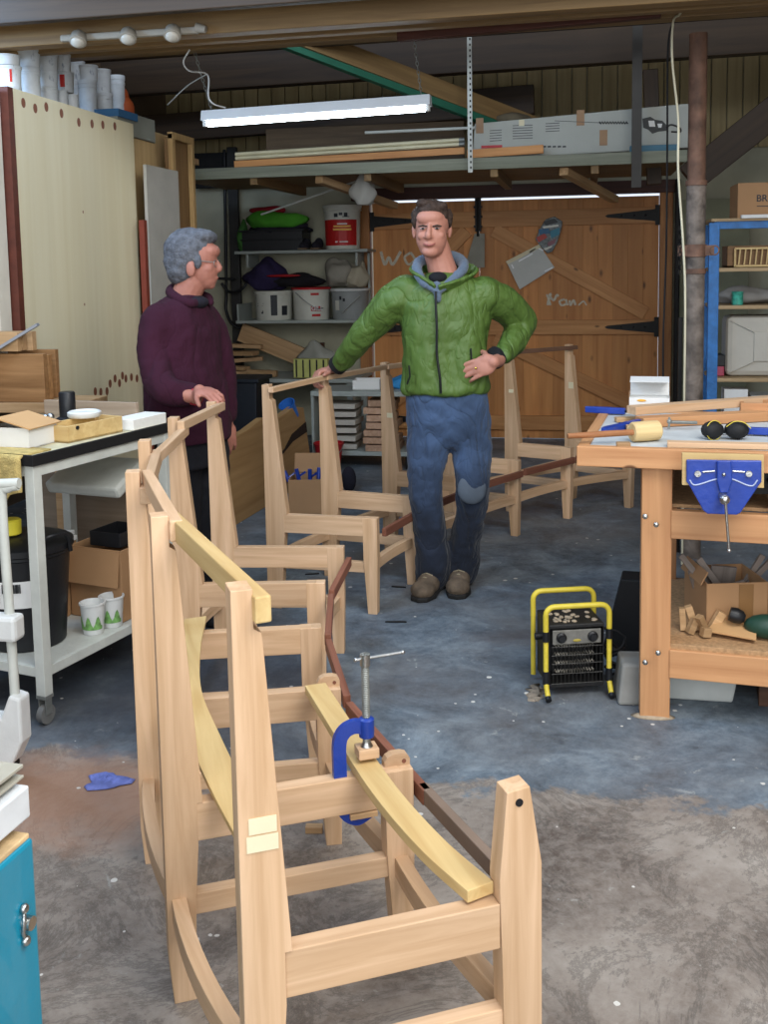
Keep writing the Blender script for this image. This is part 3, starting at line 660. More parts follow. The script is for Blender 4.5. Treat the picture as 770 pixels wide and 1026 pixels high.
# ---- sheets of plywood on edge along the left
def sheet(name, X, ya, yb, z0_, z1_, mt, label, lean=.0, th=.018):
    M = at((X, (ya+yb)/2, z0_), 0, 0, -lean)
    return tag(MB().box((0, 0, (z1_-z0_)/2), (th, yb-ya, z1_-z0_)).build(name, mt, None, M, .001), label, 'sheet')
def plyface():
    """plywood face with oval plugs near its top and bottom edges"""
    mt = PLY.copy(); mt.name = 'patched_plywood_face'; nt = mt.node_tree; L = nt.links
    b = nt.nodes['Principled BSDF']; src = b.inputs['Base Color'].links[0].from_socket
    tc = N(nt, 'ShaderNodeTexCoord'); sp = N(nt, 'ShaderNodeSeparateXYZ'); L.new(tc.outputs['Object'], sp.inputs[0])
    def M(op, a, b_=None):
        n = N(nt, 'ShaderNodeMath', operation=op)
        for i, s_ in enumerate((a, b_)):
            if s_ is None: continue
            if isinstance(s_, (int, float)): n.inputs[i].default_value = s_
            else: L.new(s_, n.inputs[i])
        return n.outputs[0]
    total = None
    plugs = [(-.53, 2.20), (-.43, 2.19), (-.33, 2.21), (-.19, 2.20), (-.02, 2.18), (.12, 2.19), (.24, 2.20), (.38, 2.21), (.02, .86), (.08, .85), (.15, .845), (.19, .88), (.25, .90), (.30, .87), (.34, .905), (.38, .885), (.45, .885), (.52, .87), (-.05, 1.3), (-.02, 1.75)]
    for y, z in plugs:
        ry = .018 if z not in (1.3, 1.75) else .006
        a = M('POWER', M('DIVIDE', M('SUBTRACT', sp.outputs['Y'], y), ry), 2.); c = M('POWER', M('DIVIDE', M('SUBTRACT', sp.outputs['Z'], z), ry*1.2), 2.)
        d = M('LESS_THAN', M('ADD', a, c), 1.); total = d if total is None else M('MAXIMUM', total, d)
    mx = N(nt, 'ShaderNodeMix', data_type='RGBA'); L.new(total, mx.inputs[0]); L.new(src, mx.inputs[6]); mx.inputs[7].default_value = (*lin('7c4a33'), 1)
    L.new(mx.outputs[2], b.inputs['Base Color']); return mt
sheet('plywood_sheet', -2.43, 4.22, 5.44, .02, 2.27, plyface(), 'large pale plywood sheet with oval plugs along its top edge, standing on end', 0)
sheet('plywood_sheet', -2.49, 5.0, Xp(167, 150, -2.49).y, .02, 2.28, PLYT, 'tan plywood sheet showing behind the right edge of the large pale sheet')
sheet('laminate_sheet', -2.36, Xp(145, 170, -2.36).y, Xp(177, 170, -2.36).y, .02, Xp(160, 168, -2.36).z, mat('grey_white_laminate', 'a8a49a', .6, var=.06), 'narrow grey-white panel standing between the plywood and the tan frame')
sheet('red_batten', -2.37, Xp(145, 170, -2.36).y-.05, Xp(145, 170, -2.36).y-.012, .02, 1.75, mat('red_brown_edge', '7a3423', .6), 'thin red-brown strip standing against the right edge of the large plywood sheet', th=.03)
fr_ = thing('hardboard_screen', (-2.3, 6.2, 0), 'tall brown timber frame leaning behind the narrow grey-white panel', 'frame')
ya, yb = Xp(171, 150, -2.36).y+.02, Xp(194, 150, -2.36).y; zt_ = Xp(182, 135, -2.36).z; yc = (ya+yb)/2
MB().box((-2.40, yc, zt_/2), (.02, yb-ya-.02, zt_-.06)).build('panel', wood('brown_hardboard', '8a6a44', '6f5334', 2), fr_, None, .002)
m_ = MB(); m_.box((-2.37, ya+.02, zt_/2), (.03, .04, zt_-.02)); m_.box((-2.37, yb-.02, zt_/2), (.03, .04, zt_-.02)); m_.box((-2.37, yc, zt_-.02), (.032, yb-ya, .04)); m_.build('rim', wood('tan_batten', 'b09060', '8f7148', 2), fr_, None, .002)
sheet('red_board', -2.44, 4.165, 4.208, .951, 2.27, mat('red_brown_ply_edge', '572a1c', .6, var=.2, scale=20), 'tall dark red-brown board against the left edge of the large plywood sheet', th=.05)
sheet('laminate_sheet', -2.46, 4.06, 4.15, .951, 2.26, mat('cream_laminate_edge', 'cfc8b8', .6, var=.08), 'tall narrow white board left of the dark red-brown board', th=.03)
sheet('dark_board', -2.52, 3.905, 4.04, .951, 2.1, DARKW, 'tall dark brown board at the left edge of the picture', th=.03)

# ---- high platform behind the sheets with the tubs
pf = thing('high_platform', (-3.05, 5.0, 2.1), 'wooden platform above head height carrying the paint tubs', 'shelf')
MB().box((-3.04, 5.15, 2.19), (.95, 3.3, .04)).build('deck', OFFC, pf, None, .003)
for y in (3.7, 4.9, 6.2): MB().box((-3.5, y, 1.08), (.08, .08, 2.17)).build('post', OFFC, pf, None, .003); 
for y in (3.7, 6.2): MB().box((-2.62, y, 1.08), (.06, .06, 2.17)).build('post', OFFC, pf, None, .003)
TUBM = mat('paint_spattered_tub', 'd2d6d8', .5, var=.12, scale=16, bump=.1, rnd=.1)
def spatter(mt):
    nt = mt.node_tree; L = nt.links; b = nt.nodes['Principled BSDF']; src = b.inputs['Base Color'].links[0].from_socket
    tc = N(nt, 'ShaderNodeTexCoord'); mp = N(nt, 'ShaderNodeMapping'); mp.inputs['Scale'].default_value = (18, 18, 7); L.new(tc.outputs['Object'], mp.inputs[0])
    n = N(nt, 'ShaderNodeTexNoise'); n.inputs['Detail'].default_value = 8; n.inputs['Scale'].default_value = 1; L.new(mp.outputs[0], n.inputs['Vector'])
    r = N(nt, 'ShaderNodeValToRGB'); r.color_ramp.elements[0].position = .63; r.color_ramp.elements[1].position = .68; L.new(n.outputs['Fac'], r.inputs[0])
    mx = N(nt, 'ShaderNodeMix', data_type='RGBA'); L.new(r.outputs[0], mx.inputs[0]); L.new(src, mx.inputs[6]); mx.inputs[7].default_value = (*lin('66748a'), 1); L.new(mx.outputs[2], b.inputs['Base Color'])
spatter(TUBM)
def tub(name, c, r, h, label, mt=TUBM, rim=True, handle=None, group='paint tubs on the high platform', cat='tub', lidm=None, band=None):
    t = thing(name, tuple(c), label, cat, group)
    M = at(tuple(c)); pr = [(r*.90, 0), (r*.915, .004), (r*.97, h*.86)]
    pr += [(r*1.02, h*.865), (r*1.03, h*.90), (r*.99, h*.905), (r*.99, h*.93)]
    pr += [(r*1.04, h*.935), (r*1.05, h*.99), (r*1.02, h), (r*.94, h), (r*.92, h*.96), (0, h*.96)]
    MB().lathe(pr if not lidm else pr[:7], (0, 0, 0), 28).build('body', mt, t, M, smooth=True)
    if lidm: MB().lathe([(r*.99, h*.93), (r*1.05, h*.935), (r*1.06, h*.99), (r*1.03, h), (r*.95, h), (r*.93, h*.97), (0, h*.97)], (0, 0, 0), 28).build('lid', lidm, t, M, smooth=True)
    if band:
        for (a0, a1, z0_, z1_, bm_) in band:
            m_ = MB(); n = 10; vs = []; 
            for j in range(n+1):
                a = a0+(a1-a0)*j/n
                for z, e in ((z0_, .0012), (z1_, .0012)): rr = r*(.915+.055*z/(h*.86))+e; vs.append((rr*cos(a), rr*sin(a), z))
            m_.add(vs, [(2*j, 2*j+2, 2*j+3, 2*j+1) for j in range(n)]).build('label_band', bm_, t, M)
    if handle:
        m_ = MB(); m_.tube([(r*1.06*cos(radians(a)), r*1.0*sin(radians(a))*.2-r*1.02, h*.85-abs(handle)*h*cos(radians(a-90))*1.0) for a in range(0, 181, 15)], .003, 6); m_.build('handle', WHITEP if handle > 0 else GALV, t, M, smooth=True)
    return t
REDL = mat('red_label', 'c22a22', .5)
zt = 2.212
def ptub(xa, xb, yt, X, zb, label, red=None):
    """tub whose outline spans xa..xb with its rim at yt, standing at depth plane X on height zb"""
    d = ray((xa+xb)/2, yt); t = X/d.x; c = CAM+d*t; r = (xb-xa)/2*t/F*1.08
    h = c.z-zb; bnd = None
    if red: bnd = [(red[0], red[1], h*red[2], h*red[3], REDL)]
    tub('paint_tub', (c.x, c.y, zb), r, h, label, band=bnd); return c.z+.001
z1 = ptub(-3, 20, 88, -2.70, zt, 'white tub at the far left of the platform, lowest of its stack', (-1.0, -.8, .3, .9))
z2 = ptub(-3, 20, 67, -2.70, z1, 'white tub with a narrow red stripe, second up in the far left stack', (-1.0, -.8, .2, .8)); ptub(-6, 19, 56, -2.70, z2, 'bluish tub on top of the far left stack, cut by the beam')
z1 = ptub(20, 39, 68, -2.70, zt, 'tall bluish-white tub, lower one of the second stack from the left'); ptub(19, 39, 50, -2.70, z1, 'spattered tub on top of the second stack from the left')
z1 = ptub(39, 57, 88, -2.69, zt, 'white tub with wire rim, lowest of the third stack from the left'); z2 = ptub(39, 57, 72, -2.69, z1, 'white tub in the middle of the third stack from the left'); ptub(38, 57, 54, -2.69, z2, 'streaked tub on top of the third stack from the left')
z1 = ptub(56, 67, 91, -2.66, zt, 'small white pot directly beneath the red-labelled tub'); z2 = ptub(57, 73, 73, -2.68, z1, 'white tub with a square red label', (-1.75, -1.15, .25, .85)); ptub(57, 70, 55, -2.68, z2, 'greyish tub standing on the red-labelled tub')
ptub(68, 78, 95, -2.62, zt, 'small dented white pot in front, right of the pot under the red label')
z1 = ptub(70, 83, 82, -2.84, zt, 'shaded tub behind the small pots, lower'); ptub(70, 84, 62, -2.84, z1, 'shaded tub behind the small pots, upper')
z1 = ptub(79, 96, 81, -2.68, zt, 'blue-dripped tub, lower one of the spattered pair'); ptub(80, 97, 66, -2.68, z1, 'spattered white tub, upper one of the spattered pair')
z1 = ptub(96, 112, 94, -2.66, zt, 'short white tub low at the right, beneath the tall grey-white one'); ptub(95, 110, 70, -2.68, z1, 'tall grey-white tub, second from the right end')
ptub(110, 124, 76, -2.72, zt, 'narrow grey tub at the right end, nearest the orange object')
oc = Xp(131, 96, -2.66)
o = MB(); o.ell((0, 0, .08), (.075, .075, .08)); o.ell((.0, .0, .15), (.045, .05, .06)); o.ell((0, .08, .04), (.05, .06, .05))
tag(o.build('orange_bag', mat('orange_plastic', 'b4552a', .6, var=.2), None, at((-2.72, oc.y, zt+.142)), smooth=2), 'orange crumpled bag on a low carton right of the tubs', 'bag')
tag(MB().box((0, 0, .07), (.2, .3, .14)).build('grey_carton', mat('dark_grey_carton', '4a4844', .8), None, at((-2.72, oc.y+.02, zt)), .003), 'low dark grey carton under the orange bag on the platform', 'carton')
ca_, cb_ = Xp(112, 112, -2.50).y, Xp(150, 116, -2.50).y
bx = thing('plastic_crate', (-2.53, (ca_+cb_)/2, zt), 'translucent shallow plastic crate with blue rim on the platform edge', 'crate')
openbox(.12, cb_-ca_, .13, .006).build('body', mat('clouded_plastic', '9a9c90', .4, var=.1, trans=.2), bx, at((-2.53, (ca_+cb_)/2, zt)), .002)
m_ = MB(); m_.box((-2.53, ca_, zt+.11), (.135, .012, .04)); m_.box((-2.466, ca_+.12, zt+.11), (.012, .25, .04)); m_.build('rim', mat('blue_rim', '3c6f9c', .5), bx)

# ---- under the table
bn = thing('dustbin', (-1.93, 3.27, .197), 'black plastic dustbin with a white printed label on the table shelf', 'bin'); M = at((-1.93, 3.27, .197))
MB().lathe([(.125, 0), (.13, .005), (.155, .32), (.162, .325), (.162, .34), (.155, .345), (.15, .335), (0, .335)], (0, 0, 0), 32).build('body', BLACKP, bn, M, smooth=True)
m_ = MB(); m_.lathe([(.164, .335), (.17, .34), (.17, .36), (.16, .366), (.10, .385), (0, .39)], (0, 0, 0), 32); m_.build('lid', BLACKP, bn, M, smooth=True)
m_ = MB(); m_.tube(bez([(.10, -.1, .37), (.15, -.09, .40), (.175, -.02, .39), (.178, .0, .33)], 6), .008, 8); m_.build('handle', BLACKP, bn, M, smooth=True)
m_ = MB(); vs = []
for j in range(13):
    a = -2.05+1.35*j/12
    for z in (.16, .255): rr = .13+.025*z/.32+.0015; vs.append((rr*cos(a), rr*sin(a), z))
m_.add(vs, [(2*j, 2*j+2, 2*j+3, 2*j+1) for j in range(12)]).build('label', WHITEB, bn, M)
m_ = MB()
for j in range(14):
    a = -1.55+.03*j; rr = .1525; m_.box((rr*cos(a), rr*sin(a), .232), (.0018+.0015*(j % 3), .004, .03), Matrix.Rotation(a+pi/2, 3, 'Z'))
for j in range(4):
    a = -1.8; rr = .151; m_.box((rr*cos(a), rr*sin(a), .185+.012*j), (.05, .004, .003), Matrix.Rotation(a+pi/2, 3, 'Z'))
m_.build('label_print', BLACKP, bn, M)
tag(MB().lathe([(.03, 0), (.035, .004), (.036, .05), (.03, .055), (0, .055)], (0, 0, 0), 20).build('yellow_stopper', mat('yellow_plastic', 'd6c83a', .5), None, at((-1.95, 3.23, .588)), smooth=True), 'yellow screw cap standing on the lid of the black dustbin', 'cap')
for x, y, lb in ((-1.735, 3.375, 'white yoghurt pot on the table shelf, left of its twin'), (-1.70, 3.455, 'white yoghurt pot on the table shelf, right of its twin')):
    t = thing('yoghurt_pot', (x, y, .197), lb, 'pot', 'white pots on the table shelf')
    M = at((x, y, .197)); MB().lathe([(.034, 0), (.036, .003), (.043, .105), (.047, .107), (.047, .113), (.043, .114), (.041, .106), (.035, .01), (0, .01)], (0, 0, 0), 26).build('body', WHITEP, t, M, smooth=True)
    m_ = MB(); vs = []
    for j in range(17):
        a = -2.6+2.4*j/16
        for z in (.02, .05+.02*sin(j*1.1)): rr = .0362+.0068*z/.102+.0012; vs.append((rr*cos(a), rr*sin(a), z))
    m_.add(vs, [(2*j, 2*j+2, 2*j+3, 2*j+1) for j in range(16)]).build('label', mat('green_print', '6f9c58', .6, var=.4, scale=60), t, M)
bb = thing('cardboard_box', (-1.765, 3.61, .197), 'large brown cardboard box on the table shelf behind the white pots', 'box')
openbox(.24, .20, .27, .005).build('body', CARD, bb, at((-1.765, 3.61, .197), radians(-13.6)), .002)
m_ = MB(); m_.box((0, -.112, .20), (.236, .004, .13), Euler((radians(-8), 0, 0)).to_matrix()); m_.build('flap', CARD, bb, at((-1.765, 3.61, .197), radians(-13.6)))
bk = tag(openbox(.14, .16, .055, .005).build('black_tray', BLACKP, None, at((-1.735, 3.61, .468), radians(-13.6)), .002), 'black plastic tray sitting in the top of the large brown box', 'tray')
tag(MB().box((0, 0, 0), (.34, .20, .05), None).build('white_tray', WPAINT, None, at((-1.86, 3.70, .70), radians(-12), radians(25)), .012), 'off-white sheet metal tray tipped up under the far end of the work table', 'tray')
tag(MB().box((0, 0, .35), (.5, .018, .7)).build('leaning_board', wood('grey_brown_panel', '8a7a68', '746453', 0), None, at((-2.06, 3.94, .0), radians(-12)), .001), 'grey-brown board standing on the floor behind the work table', 'board')
for i, (w_, lb) in enumerate(((.10, 'white book lying on top behind the dustbin, lower of two'), (.09, 'white book lying on top behind the dustbin, upper of two'))):
    tag(MB().box((0, 0, .01), (w_, .12, .016)).build('notebook', WHITEB, None, at((-1.955, 3.55, .47+.018*i), .1*i), .001), lb, 'book')
tag(MB().box((0, 0, .136), (.11, .12, .272)).build('carton', CARD, None, at((-1.965, 3.55, .197), 0), .002), 'small brown carton between dustbin and large box carrying two white books', 'box')

# ---- white trolley at the left edge
tr = thing('white_trolley', (-1.83, 2.80, 0), 'white tube trolley with plastic clamp at the left edge of the picture', 'trolley')
tx = Dp(10, 600, 2.95)
m_ = MB(); m_.tube(bez([(tx.x, tx.y, .12), (tx.x-.004, tx.y, .5), (tx.x-.008, tx.y, .84), (tx.x+.012, tx.y, .875), (tx.x+.045, tx.y, .885)], 6), .014, 12); m_.build('upright', WPAINT, tr, smooth=True)
m_ = MB(); m_.tube([(tx.x-.42, tx.y-.02, .865), (tx.x+.05, tx.y, .892)], .015, 12); m_.tube([(tx.x-.40, tx.y-.02, .865), (tx.x-.40, tx.y-.02, .12)], .014, 12); m_.build('handle', WPAINT, tr, smooth=True)
MB().box((tx.x-.01, tx.y-.012, .47), (.09, .06, .075)).build('clamp', WHITEP, tr, None, .012)
m_ = MB(); m_.prism([(-.45, .06), (.0, .06), (.035, .13), (.035, .26), (.0, .27), (-.03, .20), (-.45, .20)], -.03, .03, lambda u, v_, w: V((tx.x+u-.005, tx.y+w, v_))); m_.build('base', WHITEP, tr, None, .008)
for x in (-.06, -.38): MB().tube([(tx.x+x, tx.y-.02, .05), (tx.x+x, tx.y+.02, .05)], .05, 24).build('wheel', RUBBER, tr, smooth=True)

# ---- teal machine cabinet in the near left corner
P1, P0 = Zp(34, 838, .73), Zp(-4, 872, .73); yv = (P1-P0); yv.z = 0; ang = atan2(yv.y, yv.x)-pi/2
tm = thing('machine_cabinet', (P1.x, P1.y, 0), 'teal blue machine cabinet with a steel handle in the near left corner', 'cabinet', rz=ang)
TM = at((P1.x, P1.y, 0), ang)
TEAL = mat('teal_enamel', '1283a0', .35, var=.05, scale=6, coat=.3)
MB().box((-.24, -.28, .365), (.48, .56, .73)).build('cabinet', TEAL, tm, TM, .006)
MB().box((-.24, -.28, .733), (.472, .552, .008)).build('dusty_ledge', mat('sawdusted_cream', 'c8ab80', .9, var=.2, scale=40), tm, TM, .002)
m_ = MB(); m_.tube([(0, -.03, .625), (.012, -.03, .625)], .0095, 16); m_.build('handle', STEEL, tm, TM, smooth=True)
m_ = MB(); m_.ell((.004, -.035, .648), (.006, .007, .007)); m_.ell((.004, -.035, .602), (.006, .007, .007)); m_.tube([(.004, -.035, .645), (.006, -.040, .63), (.004, -.040, .615), (.004, -.036, .602)], .0025, 8); m_.build('latch', STEEL, tm, TM, smooth=True)
ta = thing('sliding_fence', (P1.x, P1.y, .74), 'aluminium and white extruded fence lying on the teal machine cabinet', 'fence', rz=ang)
TA = at((P1.x, P1.y, .745), ang)
MB().box((-.035, -.26, .03), (.05, .54, .045)).build('white_rail', mat('white_enamel', 'd5d9dc', .4), ta, TA, .003)
m_ = MB(); m_.box((-.04, -.26, .064), (.045, .54, .004)); m_.box((-.04, -.26, .079), (.045, .54, .005)); m_.box((-.055, -.26, .07), (.012, .54, .02)); m_.build('groove_rail', mat('anodised_aluminium', 'b5b2a4', .4, metal=.25), ta, TA, .001)
m_ = MB(); m_.box((-.09, -.26, .05), (.05, .54, .09)); m_.build('cream_rail', mat('cream_enamel', 'c9c5a9', .45), ta, TA, .004)
m_ = MB(); m_.box((-.05, -.06, .004), (.04, .04, .015)); m_.box((-.05, -.42, .004), (.04, .04, .015)); m_.build('foot', BLACKM, ta, TA, .002)
# ================================================================ right side: workbench
WA = radians(-6); WB = at((-.03, 3.385, 0), WA)
def wl(x, y, z=0, rz=0, rx=0, ry=0): return WB @ at((x, y, z), rz, rx, ry)
wb = thing('workbench', (-.03, 3.385, 0), 'heavy orange-brown timber workbench with white top inset and lower shelf', 'workbench', rz=WA)
def wbeam(name, p, q, w, h, mt=BENCHW, up=(0, 0, 1)): return beam(name, WB @ V(p), WB @ V(q), w, h, mt, wb, up=up, bevel=.003)
wbeam('front_apron', (0, .018, .868), (1.5, .018, .868), .036, .065)
wbeam('back_apron', (0, .85, .868), (1.5, .85, .868), .036, .065)
wbeam('end_apron', (.018, .036, .868), (.018, .832, .868), .036, .065)
MB().box((.76, .434, .880), (1.46, .80, .030)).build('top', mat('worn_white_top', 'b9bdbd', .6, var=.12, scale=14), wb, WB, .001)
for x in (.20, 1.30):
    for y in (.04, .76): wbeam('leg', (x+.047, y+.035, .0), (x+.047, y+.035, .836), .095, .07, up=(0, 1, 0))
wbeam('rail', (.295, .055, .65), (1.30, .055, .65), .035, .092); wbeam('rail', (.295, .055, .188), (1.30, .055, .188), .035, .094)
wbeam('rail', (.295, .80, .188), (1.30, .80, .188), .035, .094); wbeam('rail', (.27, .11, .19), (.27, .76, .19), .035, .09); wbeam('rail', (.27, .11, .65), (.27, .76, .65), .035, .09)
MB().box((.78, .42, .243), (1.04, .74, .018)).build('lower_shelf', CHIP, wb, WB, .002)
MB().box((.78, .42, .70), (.98, .66, .012)).build('upper_shelf', CHIP, wb, WB, .002)
for u_, v2 in ((647, 517), (658, 525), (660, 653), (647, 663)):
    p = WB.inverted() @ Yp(u_, v2, 3.372); MB().ell((p.x, .003, p.z), (.009, .006, .009)).build('bolt_head', STEEL, wb, WB, smooth=True)
# vise drawn on its own plane
VY = 3.27
def vp(u, v_, w): p = Yp(u, v_, VY); return V((p.x, p.y-w, p.z))
vz = thing('bench_vise', tuple(vp(725, 513, 0)), 'blue woodworking vise with wooden jaw plate on the front of the workbench', 'vise')
MB().prism([(684, 454), (766, 456), (766, 489), (684, 486)], -.018, 0, vp).build('jaw_plate', OAKY, vz, None, .001)
MB().prism([(688, 460), (763, 461), (763, 482), (760, 486), (742, 513), (738, 515), (709, 514), (705, 511), (691, 486), (688, 482)], 0.001, .012, vp).build('jaw_casting', BLUEP, vz, None, .003)
MB().prism([(718, 460), (732, 460), (733, 480), (729, 492), (721, 492), (718, 480)], .012, .028, vp).build('boss', BLUEP, vz, None, .003)
m_ = MB(); m_.tube(bez([vp(691, 480, .013), vp(697, 485, .013), vp(718, 479, .014), vp(733, 479, .014), vp(752, 486, .013), vp(759, 480, .013)], 6), .0022, 6); m_.build('rib', mat('pale_blue_rib', 'a9b4cf', .4), vz, smooth=True)
m_ = MB()
for x in (699, 750): m_.tube([vp(x, 473.5, .0), vp(x, 473.5, .022)], .0095, 16)
m_.ell(vp(724.5, 473.5, .03), .006)
m_.build('guide_rod', STEEL, vz, smooth=True)
m_ = MB(); m_.tube([vp(704, 472, .014), vp(716, 471, .014)], .003, 8); m_.tube([vp(734, 471, .014), vp(746, 472, .014)], .003, 8); m_.build('wear_mark', STEEL, vz, smooth=True)
m_ = MB(); m_.tube([vp(724, 496, .0), vp(724, 496, .06)], .013, 18); m_.ell(vp(724, 496, .062), .0155); m_.build('screw_head', STEEL, vz, smooth=True)
m_ = MB(); m_.tube([vp(724, 492, .07), vp(728, 545, .07)], .0042, 10); m_.ell(vp(728, 545.5, .07), .006); m_.build('vise_handle', STEEL, vz, smooth=True)
m_ = MB(); 
for dx in (-.08, .08): c = WB @ V((.52+dx, .0, .80)); m_.tube([c, c+V((0, .22, 0))], .011, 12)
m_.box(tuple(WB @ V((.52, .085, .79))), (.2, .03, .07)); m_.build('rear_jaw', BLACKM, vz)
TT = .896
# things on the top
def onW(x, y, z=TT): return Zp(x, y, z)
wx = thing('white_carton', tuple(onW(651, 410)), 'open white cardboard carton with a yellow and black printed side and raised lid', 'carton')
c = onW(652, 412); M = at((c.x, c.y+.06, TT), radians(-4))
openbox(.155, .10, .052, .002).build('body', WHITEB, wx, M)
m_ = MB(); m_.box((0, .052, .085), (.152, .002, .07), Euler((radians(-14), 0, 0)).to_matrix()); m_.box((0, .016, .118), (.152, .09, .002), Euler((radians(8), 0, 0)).to_matrix()); m_.build('lid', WHITEB, wx, M)
m_ = MB(); m_.box((-.078, -.01, .05), (.002, .07, .05)); m_.build('side_flap', CARD, wx, M)
m_ = MB(); m_.ell((-.03, -.0515, .041), (.018, .0012, .005)); m_.build('yellow_mark', mat('yellow_print', 'e0a83a', .5), wx, M)
m_ = MB(); m_.box((-.0785, -.02, .03), (.0012, .04, .028)); m_.build('photo_print', mat('dark_blue_print', '3a4a66', .5, var=.5, scale=80), wx, M)
# long boards stacked lengthwise
def wboard(x0, y0, x1, y1, z, w, h, mt, lab, name='beech_board', both=None):
    a, b_ = Zp(x0, y0, z), Zp(x1, y1, z); a.z = b_.z = z-h/2
    return tag(MB().box(((b_-a).length/2, 0, 0), ((b_-a).length, w, h)).build(name, mt, None, frame_pq(a, b_), .002), lab, 'board', 'loose boards on the workbench')
wboard(641, 418, 800, 410, TT+.035, .07, .034, BENCHW, 'lower long board at the back of the workbench, under the longer pale one')
wboard(633, 407, 800, 395, TT+.066, .06, .030, OAK, 'upper long pale board at the back of the workbench')
wboard(669, 442, 800, 445, TT+.018, .045, .017, OAK, 'pale thin board along the front edge of the workbench, above the vise')
wboard(618, 443, 632, 443, TT+.016, .03, .015, OFFC, 'tiny block on the white top just left of the mallet head', 'small_block')
wboard(617, 418, 655, 417, TT+.018, .035, .017, OFFC, 'short brown block beside the blue clamp handle')
wboard(628, 426, 656, 426, TT+.024, .035, .022, OFFC, 'short block end behind the mallet head')
tag(openbox(.20, .12, .06, .012).build('wooden_box', BENCHW, None, at(tuple(onW(770, 418)), radians(-6)), .002), 'open orange-brown wooden box under the long boards at the right edge', 'box')
# mallet
a, b_ = onW(569, 436, TT+.035), onW(650, 432, TT+.035)
ml = thing('mallet', (b_.x, b_.y, TT), 'wooden mallet with round pale head and long brown handle on the workbench', 'mallet')
a.z = TT+.032; b_.z = TT+.034
MB().tube([a, a.lerp(b_, .4), b_], [.009, .011, .010], 12).build('handle', wood('brown_handle', 'a9744c', '8d5b38', 0), ml, smooth=True)
hx = Matrix.Rotation(radians(62), 4, 'Z')
c = V((b_.x-.005, b_.y+.01, TT+.034)); dv = V((cos(radians(28)), sin(radians(28)), .0))
MB().lathe([(.0, -.055), (.028, -.055), (.033, -.05), (.034, 0), (.033, .04), (.028, .045), (0, .045)], (0, 0, 0), 26).build('head', wood('pale_mallet_wood', 'd6bd8c', 'b89a68', 2), ml, Matrix.Translation(c) @ dv.to_track_quat('Z', 'Y').to_matrix().to_4x4(), smooth=True)
# ear defenders
c = onW(728, 441); 
ed = thing('ear_defenders', (c.x, c.y, TT), 'black ear defenders with yellow trim lying on the workbench', 'ear defenders')
def cup(p, rz, nm='cup'):
    M = at(p, rz, 0, 0); o = MB(); o.ell((0, 0, 0), (.040, .026, .030)); o.ell((0, -.012, 0), (.036, .022, .027)); return o.build(nm, RUBBER, ed, M, smooth=True)
cup((c.x-.043, c.y+.02, TT+.031), .5); cup((c.x+.036, c.y+.025, TT+.031), -.25)
m_ = MB(); m_.tube([V((c.x-.043, c.y+.02, TT+.031))+V((sin(t)*.030*cos(.5)+.006, sin(t)*.026*sin(.5)-.014, cos(t)*.033)) for t in [2*pi*i/24 for i in range(24)]], .0015, 6, closed=True)
m_.tube(bez([(c.x, c.y-.001, TT+.045), (c.x+.025, c.y-.004, TT+.063), (c.x+.055, c.y-.003, TT+.06), (c.x+.078, c.y, TT+.04)], 6), .0015, 6); m_.build('yellow_trim', YELLOWP, ed, smooth=True)
m_ = MB(); m_.tube(bez([(c.x-.06, c.y+.03, TT+.02), (c.x-.03, c.y+.10, TT+.012), (c.x+.04, c.y+.10, TT+.012), (c.x+.06, c.y+.03, TT+.02)], 6), .006, 8); m_.build('headband', RUBBER, ed, smooth=True)
# blue sash clamp ends
def blueclamp(x0, y0, x1, y1, lab):
    a, b_ = onW(x0, y0, TT+.02), onW(x1, y1, TT+.02); a.z = b_.z = TT+.016
    t = thing('sash_clamp', (a.x, a.y, TT), lab, 'clamp', 'blue clamps on the workbench'); M = frame_pq(a, b_); L_ = (b_-a).length
    MB().prism([(0, -.008), (0, .006), (.03, .016), (L_*.7, .014), (L_, .01), (L_, -.01), (.05, -.012)], -.012, .012, lambda u, v_, w: V((u, v_, w))).build('jaw', BLUEP, t, M, .003)
    MB().tube([(L_, 0, 0), (L_+.05, 0, 0)], .006, 10).build('screw', BLACKM, t, M, smooth=True)
blueclamp(587, 409, 627, 411, 'blue clamp jaw at the far left corner of the workbench')
blueclamp(604, 431, 650, 420, 'blue clamp jaw lying behind the mallet head')
blueclamp(800, 432, 745, 430, 'blue clamp handle to the right of the ear defenders')
c = onW(690, 430); st = thing('steel_clamp_screw', (c.x, c.y, TT), 'bare steel screw with cross bar lying left of the ear defenders', 'tool')
m_ = MB(); m_.tube([(c.x-.07, c.y-.02, TT+.028), (c.x+.03, c.y+.01, TT+.022)], .006, 10); m_.tube([(c.x-.066, c.y-.02, TT+.045), (c.x-.068, c.y-.025, TT+.004)], .004, 8); m_.ell((c.x-.066, c.y-.02, TT+.03), .009); m_.build('screw', GALV, st, smooth=True)

# ---- on the lower shelf
SH = .2525
c = Zp(700, 600, SH); cbx = thing('cardboard_box', (c.x+.03, c.y, SH), 'brown cardboard box full of offcuts on the workbench lower shelf', 'box')
bM = WB @ at((.47, .36, SH), radians(20))
openbox(.21, .22, .155, .005).build('body', CARD, cbx, bM, .001)
m_ = MB(); m_.box((-.11, 0, .170), (.05, .2, .004), Euler((0, radians(-62), 0)).to_matrix()); m_.build('flap', CARD, cbx, bM)
MB().box((.03, -.1115, .08), (.05, .001, .14)).build('tape', mat('brown_tape', '8f6a42', .4), cbx, bM)
bl = ['longest dark slat leaning left out of the shelf box', 'second dark slat leaning left out of the shelf box', 'wide grey board leaning in the shelf box at the left', 'grey slat crossing to the right out of the shelf box', 'slat leaning right against the back of the shelf box', 'pale board with a black mark in the shelf box', 'short grey board end in the middle of the shelf box']
GREYW = wood('grey_slat', '8b8078', '6e645c', 2, rnd=.2)
